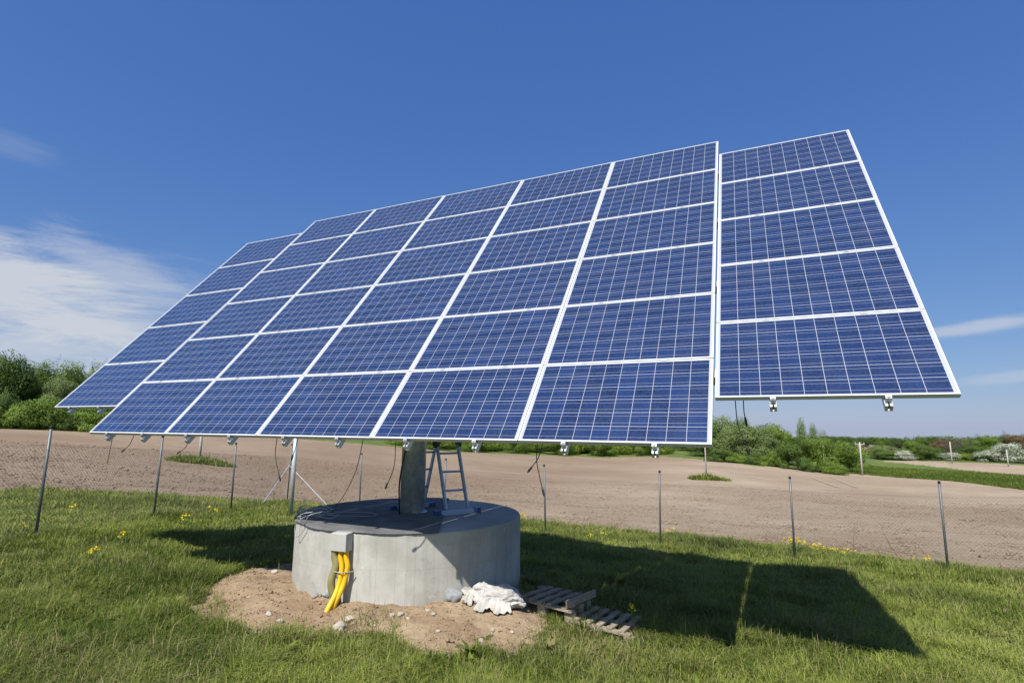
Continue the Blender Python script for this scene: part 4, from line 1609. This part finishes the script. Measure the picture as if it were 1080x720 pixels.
# ------------------------------------------------------------------ loop of grey wire on the pad edge
mb = MB()
wc = np.array([3.30, 1.02, PAD_TOP + .03])
for k in range(7):
    rx, ry, ph = rng.uniform(.16, .36), rng.uniform(.10, .22), rng.uniform(0, 6.28)
    a = np.linspace(0, 6.0, 26)
    cx, cy = wc[0] + rng.normal(0, .12), wc[1] + rng.normal(0, .12)
    pts = np.stack([cx + rx * np.cos(a + ph), cy + ry * np.sin(a + ph), wc[2] + .02 * k / 2 + .035 * np.sin(a * 2 + ph) ** 2], -1)
    d = pts[:, :2] - PAD; rr = np.linalg.norm(d, axis=1); lim = np.minimum(1, (PAD_R - .01) / rr)
    pts[:, :2] = PAD + d * lim[:, None]
    mb.tube(pts, .0045, 5)
# strands trailing across the top and the loop over the rim
mb.tube(spline([(3.5, 1.05, PAD_TOP + .05), (3.75, 1.1, PAD_TOP + .05), (4.0, 1.35, PAD_TOP + .03), (3.8, 1.55, PAD_TOP + .03), (3.4, 1.3, PAD_TOP + .05)], 8), .0045, 5)
l0 = on_pad(318, 545, .02)
lp = [on_pad(330, 543, -.1) + (0, 0, .04), on_pad(316, 546, .03) + (0, 0, .03), on_pad(311, 556, .06), on_pad(313, 566, .05), on_pad(321, 558, .03), on_pad(325, 546, .03) + (0, 0, .02), on_pad(340, 543, -.12) + (0, 0, .04)]
mb.tube(spline(lp, 8), .0045, 5)
o = mb.build('wire_coil', M['wire_grey'], loc=tuple(wc), smooth=True)
tag(o, 'tangled loops of thin grey wire on the left rim of the concrete base', 'wire')

# ------------------------------------------------------------------ folding ladder on the pad
def ladder():
    A0, A1 = np.array([4.656, 1.852, PAD_TOP + .035]), np.array([4.973, 2.382, PAD_TOP + .035])
    B0, B1 = np.array([3.84, 1.98, PAD_TOP + .035]), np.array([4.15, 2.50, PAD_TOP + .035])
    root = empty('folding_ladder', tuple((A0 + A1 + B0 + B1) / 4 - np.array([0, 0, .035])), 'aluminium folding ladder with blue feet standing on the concrete base behind the mast', 'ladder')
    ma, mb_ = (A0 + A1) / 2, (B0 + B1) / 2
    apex = (ma + mb_) / 2 + np.array([0, 0, 1.78])
    wdir = (A1 - A0) / np.linalg.norm(A1 - A0)
    for (e0, e1, mid, bar) in ((A0, A1, ma, True), (B0, B1, mb_, True)):
        d = apex - mid; Lg = np.linalg.norm(d); d = d / Lg
        nrm = np.cross(wdir, d)
        FR = np.stack([wdir, nrm, d], 1)
        MB().bbox((e0 + e1) / 2, (np.linalg.norm(e1 - e0), .028, .065), .003, np.stack([wdir, np.cross((0, 0, 1), wdir), (0, 0, 1)], 1)).build('stabiliser_bar', M['ladder'], root)
        for e in (e0, e1):
            MB().bbox(e + (0, 0, -.002), (.09, .085, .090), .010, np.stack([wdir, np.cross((0, 0, 1), wdir), (0, 0, 1)], 1)).build('foot', M['blue_plastic'], root)
        for sgn in (-1, 1):
            off = wdir * sgn * .165
            for t0, t1 in ((.03, .505), (.525, 1.0)):
                p0, p1 = mid + off + d * Lg * t0, mid + off + d * Lg * t1
                MB().bbox((p0 + p1) / 2, (.025, .062, Lg * (t1 - t0)), .003, FR).build('rail', M['ladder'], root)
            hj = mid + off * 1.08 + d * Lg * .515
            MB().tube([hj - wdir * .022, hj + wdir * .022], .058, 18).build('hinge', M['dark_steel'], root, smooth=False)
        for t in (.16, .30, .44, .60, .74, .88):
            c0 = mid + d * Lg * t
            MB().tube([c0 - wdir * .155, c0 + wdir * .155], .0145, 8).build('rung', M['ladder'], root)
    for sgn in (-1, 1):
        hj = apex + wdir * sgn * .18
        MB().tube([hj - wdir * .022, hj + wdir * .022], .058, 18).build('hinge', M['dark_steel'], root)


ladder()


# ------------------------------------------------------------------ pallets
def pallet(corners, label, upright=False, blocks=.10):
    """corners of the top: front-left, back-left, back-right, front-right"""
    fl, bl, br, fr_ = [np.array(c, float) for c in corners]
    c0 = (fl + bl + br + fr_) / 4
    base = np.array([c0[0], c0[1], surf(c0[0], c0[1])])
    root = empty('pallet', tuple(base), label, 'pallet')

    def P(a, b, dz=0.0):
        return (fl * (1 - a) + fr_ * a) * (1 - b) + (bl * (1 - a) + br * a) * b + np.array([0, 0, dz])
    ux = P(1, .5) - P(0, .5); LU = np.linalg.norm(ux); ux /= LU
    uy0 = P(.5, 1) - P(.5, 0); LV = np.linalg.norm(uy0)
    up = np.cross(ux, uy0 / LV); up /= np.linalg.norm(up)
    uy = np.cross(up, ux)
    FR = np.stack([ux, uy, up], 1)
    ns = 5
    for k in range(ns):
        a = (k + .5) / ns * .92 + .04
        if upright and k == ns - 1: a = .93
        c = P(a, .5) - up * .010
        MB().bbox(c, (.060 + .006 * (k % 2), LV * (1 + .02 * ((k * 7) % 3 - 1)), .020), .002, FR @ np.array(Matrix.Rotation(.02 * ((k * 5) % 3 - 1), 3, 'Z'))).build('slat', M['wood'], root)
    for b in (.05, .5, .95):
        c = P(.5, b) - up * .032
        MB().bbox(c, (LU * .985, .085, .021), .002, FR).build('stringer', M['wood'], root)
        for a in ((.06, .5, .94) if not upright else (.06, .46, .93)):
            c = P(a, b) - up * (.0435 + blocks / 2)
            MB().bbox(c, (.10, .085, blocks), .003, FR).build('block', M['wood'], root)
    if upright:
        c = P(.985, .5) + up * .032
        MB().bbox(c, (.020, LV * .98, .080), .002, FR).build('end_board', M['wood'], root)
        c = P(.965, .07) + up * .0
        MB().bbox(c + up * .030 - ux * .02, (.055, .075, .070), .003, FR).build('end_block', M['wood'], root)
    return root


def at_z(px, py, z):
    d = ray(px, py)
    return CAM + d * (z - CAM[2]) / d[2]


g1 = surf(6.35, 1.85)
pallet([at_z(545, 629, g1 + .165), at_z(571, 614, g1 + .16), at_z(622, 628, g1 + .175), at_z(605, 641, g1 + .175)],
       'grey wooden pallet beside the white sack, with an upright board at one end', True)
g2 = surf(7.05, 1.55)
pallet([at_z(598, 650, g2 + .11), at_z(624, 637, g2 + .11), at_z(680, 650, g2 + .095), at_z(668, 668, g2 + .095)],
       'grey wooden pallet lying flat farther from the concrete base, yellow flower at its end')


# ------------------------------------------------------------------ white sack
def sack():
    c = on_ground(522, 648); c[2] = surf(c[0], c[1])
    vd = np.array([.90, .44, 0]); wd_ = np.array([-.44, .90, 0])
    N3 = lambda *a: mnoise.noise(Vector(a))

    def bag(nm, cu, cv, dims, seed, par=None, neck=True):
        bm = bmesh.new(); bmesh.ops.create_icosphere(bm, subdivisions=6, radius=1)
        v = []
        for vv in bm.verts:
            p = np.array(vv.co[:]); q = np.sign(p) * np.abs(p) ** np.array([.80, .85, .95])
            k = 1 + .17 * N3(p[0] * 1.7 + seed, p[1] * 1.7, p[2] * 1.7) + .07 * N3(p[0] * 4 + seed, p[1] * 4, p[2] * 4)
            l, w_, h = q * np.array(dims) * k
            if neck:
                f_ = max(0, (-p[0] - .55) / .45)
                w_ *= 1 - .5 * f_; h *= 1 - .35 * f_; l -= .05 * f_
            # long soft folds running along the bag, and small puckers
            wr = abs(N3(l * 4 + seed, w_ * 11 + h * 10, seed)) * .026 + abs(N3(l * 11 + seed, w_ * 13, h * 16)) * .007
            crease = .030 * math.exp(-((h + .015 + .03 * N3(l * 6, seed, 1)) / .018) ** 2)
            s_ = 1 - (wr + crease) / max(.08, math.hypot(w_, h))
            w_, h = w_ * s_, h * s_
            pos = c + vd * (l + cu) + wd_ * (w_ + cv)
            g = surf(pos[0], pos[1])
            pos[2] = max(g - .01, g + dims[2] * .80 + h * (1 - .12 * p[0]))
            v.append(pos)
        f = [tuple(x.index for x in ff.verts) for ff in bm.faces]
        bm.free()
        return MB().add(np.array(v), f).build(nm, M['sack'], par, loc=None if par is not None else tuple(c), smooth=True)
    o = bag('sack', .03, .05, (.29, .165, .125), 2.3)
    tag(o, 'crumpled white sack slumped against the foot of the concrete base', 'sack')
    # torn cloth hanging down the front with a ragged hem, and the gathered mouth at the left end
    for nm, u0, u1, w0, w1, h0, seed, rag in (('torn_cloth', -.22, .17, -.07, -.20, .145, 4.0, .5), ('sack_mouth', -.36, -.22, .03, -.06, .17, 9.0, .8)):
        nu, nt = 70, 30
        v = []
        for i in range(nu):
            for k in range(nt):
                a = i / (nu - 1); u = u0 + (u1 - u0) * a
                hem = .85 + rag * .6 * N3(a * 4, seed, 0) + .10 * N3(a * 13, seed, 2)
                t = k / (nt - 1) * min(1.05, max(.3, hem))
                fold = .008 * N3(u * 24 + seed, t * 2.2, 1.0) + .028 * N3(u * 9 + seed, t * 2, 4)
                w_ = w0 + (w1 - w0) * t ** 1.4 - fold
                x_ = u + .03 * N3(t * 3, a * 3, seed)
                pos = c + vd * x_ + wd_ * w_
                g = surf(pos[0], pos[1])
                pos[2] = max(g + .004 + .01 * (1 + N3(u * 30, t * 9, 2)), g + h0 * (1 - t ** 1.5) * (1 - .9 * abs(a - .5) ** 2) + fold * .5)
                v.append(pos)
        f = [(i * nt + k, (i + 1) * nt + k, (i + 1) * nt + k + 1, i * nt + k + 1) for i in range(nu - 1) for k in range(nt - 1)]
        fo = MB().add(np.array(v), f).build(nm, M['sack'], o, smooth=True)
        md = fo.modifiers.new('thick', 'SOLIDIFY'); md.thickness = .004


sack()


# ------------------------------------------------------------------ stones
def stone(x, y, sx, sy, sz, mat, label, seed, group=None):
    bm = bmesh.new()
    bmesh.ops.create_icosphere(bm, subdivisions=3, radius=1)
    for vv in bm.verts:
        n_ = mnoise.fractal(Vector(vv.co) * 1.1 + Vector((seed * 7.1, seed * 3.3, 0)), .9, 2.1, 4)
        c = vv.co * (1 + .33 * n_)
        vv.co = Vector((c.x * sx, c.y * sy, c.z * sz))
    me = bpy.data.meshes.new('stone'); bm.to_mesh(me); bm.free(); me.materials.append(mat)
    me.polygons.foreach_set('use_smooth', [True] * len(me.polygons))
    o = bpy.data.objects.new('stone', me); o.location = (x, y, surf(x, y) + sz * .35); o.rotation_euler = (0, 0, seed * 1.3)
    COL.objects.link(o)
    return tag(o, label, 'stone', group)


def stone_px(px, py, s, mat, label, seed, group=None, flat=.6):
    p = on_ground(px, py)
    return stone(p[0], p[1], s, s * .75, s * flat, M[mat], label, seed, group)


gp_ = on_ground(478, 643)
stone(gp_[0] + .0, gp_[1] + .02, .125, .10, .085, M['stone_grey'], 'grey rounded stone between the white sack and the concrete wall', 1)
stone_px(358, 665, .075, 'stone_pale', 'largest pale stone on the sandy soil below the yellow conduits', 2)
stone_px(369, 657, .065, 'stone_pale', 'tan stone just behind the largest pale stone', 3, flat=.45)
PS = 'small pale stones scattered on the sand'
for k, (a, b, s) in enumerate(((413, 656, .032), (422, 655, .042), (451, 652, .036), (457, 656, .028), (345, 672, .03), (289, 611, .05), (239, 606, .055), (283, 656, .04), (295, 660, .035),
                               (484, 632, .045), (430, 660, .022), (395, 662, .02), (310, 668, .028), (520, 668, .03), (540, 672, .025), (462, 672, .024), (507, 676, .03), (330, 640, .025), (262, 640, .022), (273, 700, .03), (255, 688, .03))):
    stone_px(a, b, s, 'stone_pale', 'small pale stone lying on the bare sand round the concrete base', 5 + k, PS)
for k, (a, b, s) in enumerate(((338, 637, .05), (343, 640, .055), (332, 640, .04), (340, 634, .04))):
    stone_px(a, b, s, 'stone_grey', 'small grey rubble stone heaped where the conduits enter the ground', 40 + k, 'rubble at the foot of the conduits')


# ------------------------------------------------------------------ yellow flowers
def flower_plant(x, y, h, n, spread, label, group=None):
    z = H(x, y)
    root = empty('flower_plant', (x, y, z), label, 'flower', group)
    ms, mf = MB(), MB()
    for k in range(n):
        a, rr = rng.uniform(0, 6.28), spread * math.sqrt(rng.random())
        bx, by = x + rr * .35 * math.cos(a), y + rr * .35 * math.sin(a)
        tx, ty, tz = x + rr * math.cos(a), y + rr * math.sin(a), z + h * rng.uniform(.7, 1.08)
        ms.tube(spline([(bx, by, z - .02), ((bx * .6 + tx * .4), (by * .6 + ty * .4), z + h * .5), (tx, ty, tz)], 3), .003, 4)
        for q in range(3):
            t = rng.uniform(.15, .7); aa = rng.uniform(0, 6.28)
            p = np.array([bx + (tx - bx) * t, by + (ty - by) * t, z + (tz - z) * t]); d = np.array([math.cos(aa), math.sin(aa), .4]) * .06; sd_ = np.array([-math.sin(aa), math.cos(aa), 0]) * .012
            ms.add([p, p + d * .5 + sd_, p + d, p + d * .5 - sd_], [(0, 1, 2, 3)])
        for q in range(11):
            c = np.array([tx, ty, tz]) + rng.normal(0, 1, 3) * np.array([.020, .020, .016])
            e1, e2 = rng.normal(0, 1, 3), rng.normal(0, 1, 3)
            e1 = e1 / np.linalg.norm(e1) * .013; e2 = e2 / np.linalg.norm(e2) * .013
            mf.add([c - e1, c - e2, c + e1, c + e2], [(0, 1, 2, 3)])
    ms.build('stem', M['flower_stem'], root); mf.build('blossom', M['petal'], root)


FL = [((548, 557), .42, 16, .20, 'dense clump of yellow flowers just right of the concrete base'),
      ((840, 583), .34, 26, .30, 'largest clump of yellow flowers, at the foot of the post right of the shadow'),
      ((862, 587), .26, 9, .24, 'small clump of yellow flowers between the largest clump and its neighbour'),
      ((882, 589), .26, 12, .24, 'medium clump of yellow flowers right of the largest clump'),
      ((897, 590), .24, 4, .2, 'sparse yellow flowers at the right end of the row by the field'),
      ((973, 597), .24, 7, .22, 'yellow flowers just left of the rightmost fence post'),
      ((128, 578), .26, 3, .06, 'yellow flower clump nearest the camera on the left grass'),
      ((100, 596), .26, 4, .09, 'yellow flower clump in the left grass between two fence posts'),
      ((73, 549), .28, 4, .12, 'yellow flowers by the field edge behind the leftmost post'),
      ((28, 565), .22, 3, .07, 'yellow flowers just left of the leftmost fence post'),
      ((194, 558), .28, 5, .13, 'yellow flowers in the grass right of the second fence post'),
      ((223, 548), .28, 5, .13, 'yellow flowers farther back near the third fence post'),
      ((250, 570), .38, 4, .07, 'tall yellow flower plant just above the left shadow'),
      ((632, 572), .26, 6, .25, 'yellow flowers at the upper edge of the shadow, between two posts'),
      ((668, 664), .26, 2, .02, 'single yellow flower standing at the end of the farther pallet'),
      ((706, 566), .24, 4, .15, 'few yellow flowers at the foot of the post above the shadow')]
for (q, h, n_, sp_, lb) in FL:
    p = on_ground(*q)
    flower_plant(p[0], p[1], h, n_, sp_, lb)


# ------------------------------------------------------------------ dry weed stems by the field
def dry_weed(px, py, h, lean, n, label):
    p = on_ground(px, py)
    root = empty('dry_weed', tuple(p), label, 'weed')
    rt = RW[:, 0]
    mb = MB()
    tip = p + (0, 0, h) + rt * lean
    mid = (p + tip) / 2 + rt * lean * .1
    main = spline([p, mid, tip], 6)
    mb.tube(main, np.linspace(.006, .0025, len(main)), 5)
    for k in range(n):
        i = int(len(main) * (.35 + .55 * k / max(1, n)))
        b = main[min(i, len(main) - 1)]
        sg = 1 if k % 2 else -1
        mb.tube([b, b + rt * sg * .10 * h + (0, 0, .12 * h), b + rt * sg * .14 * h + (0, 0, .28 * h)], [.003, .0022, .0016], 4)
    mb.build('stem', M['dry_stem'], root)


dry_weed(899, 588, .85, .12, 6, 'upright dry branching weed stem at the field edge')
dry_weed(951, 592, .80, -.42, 1, 'leaning bare dry weed stalk left of the rightmost post')
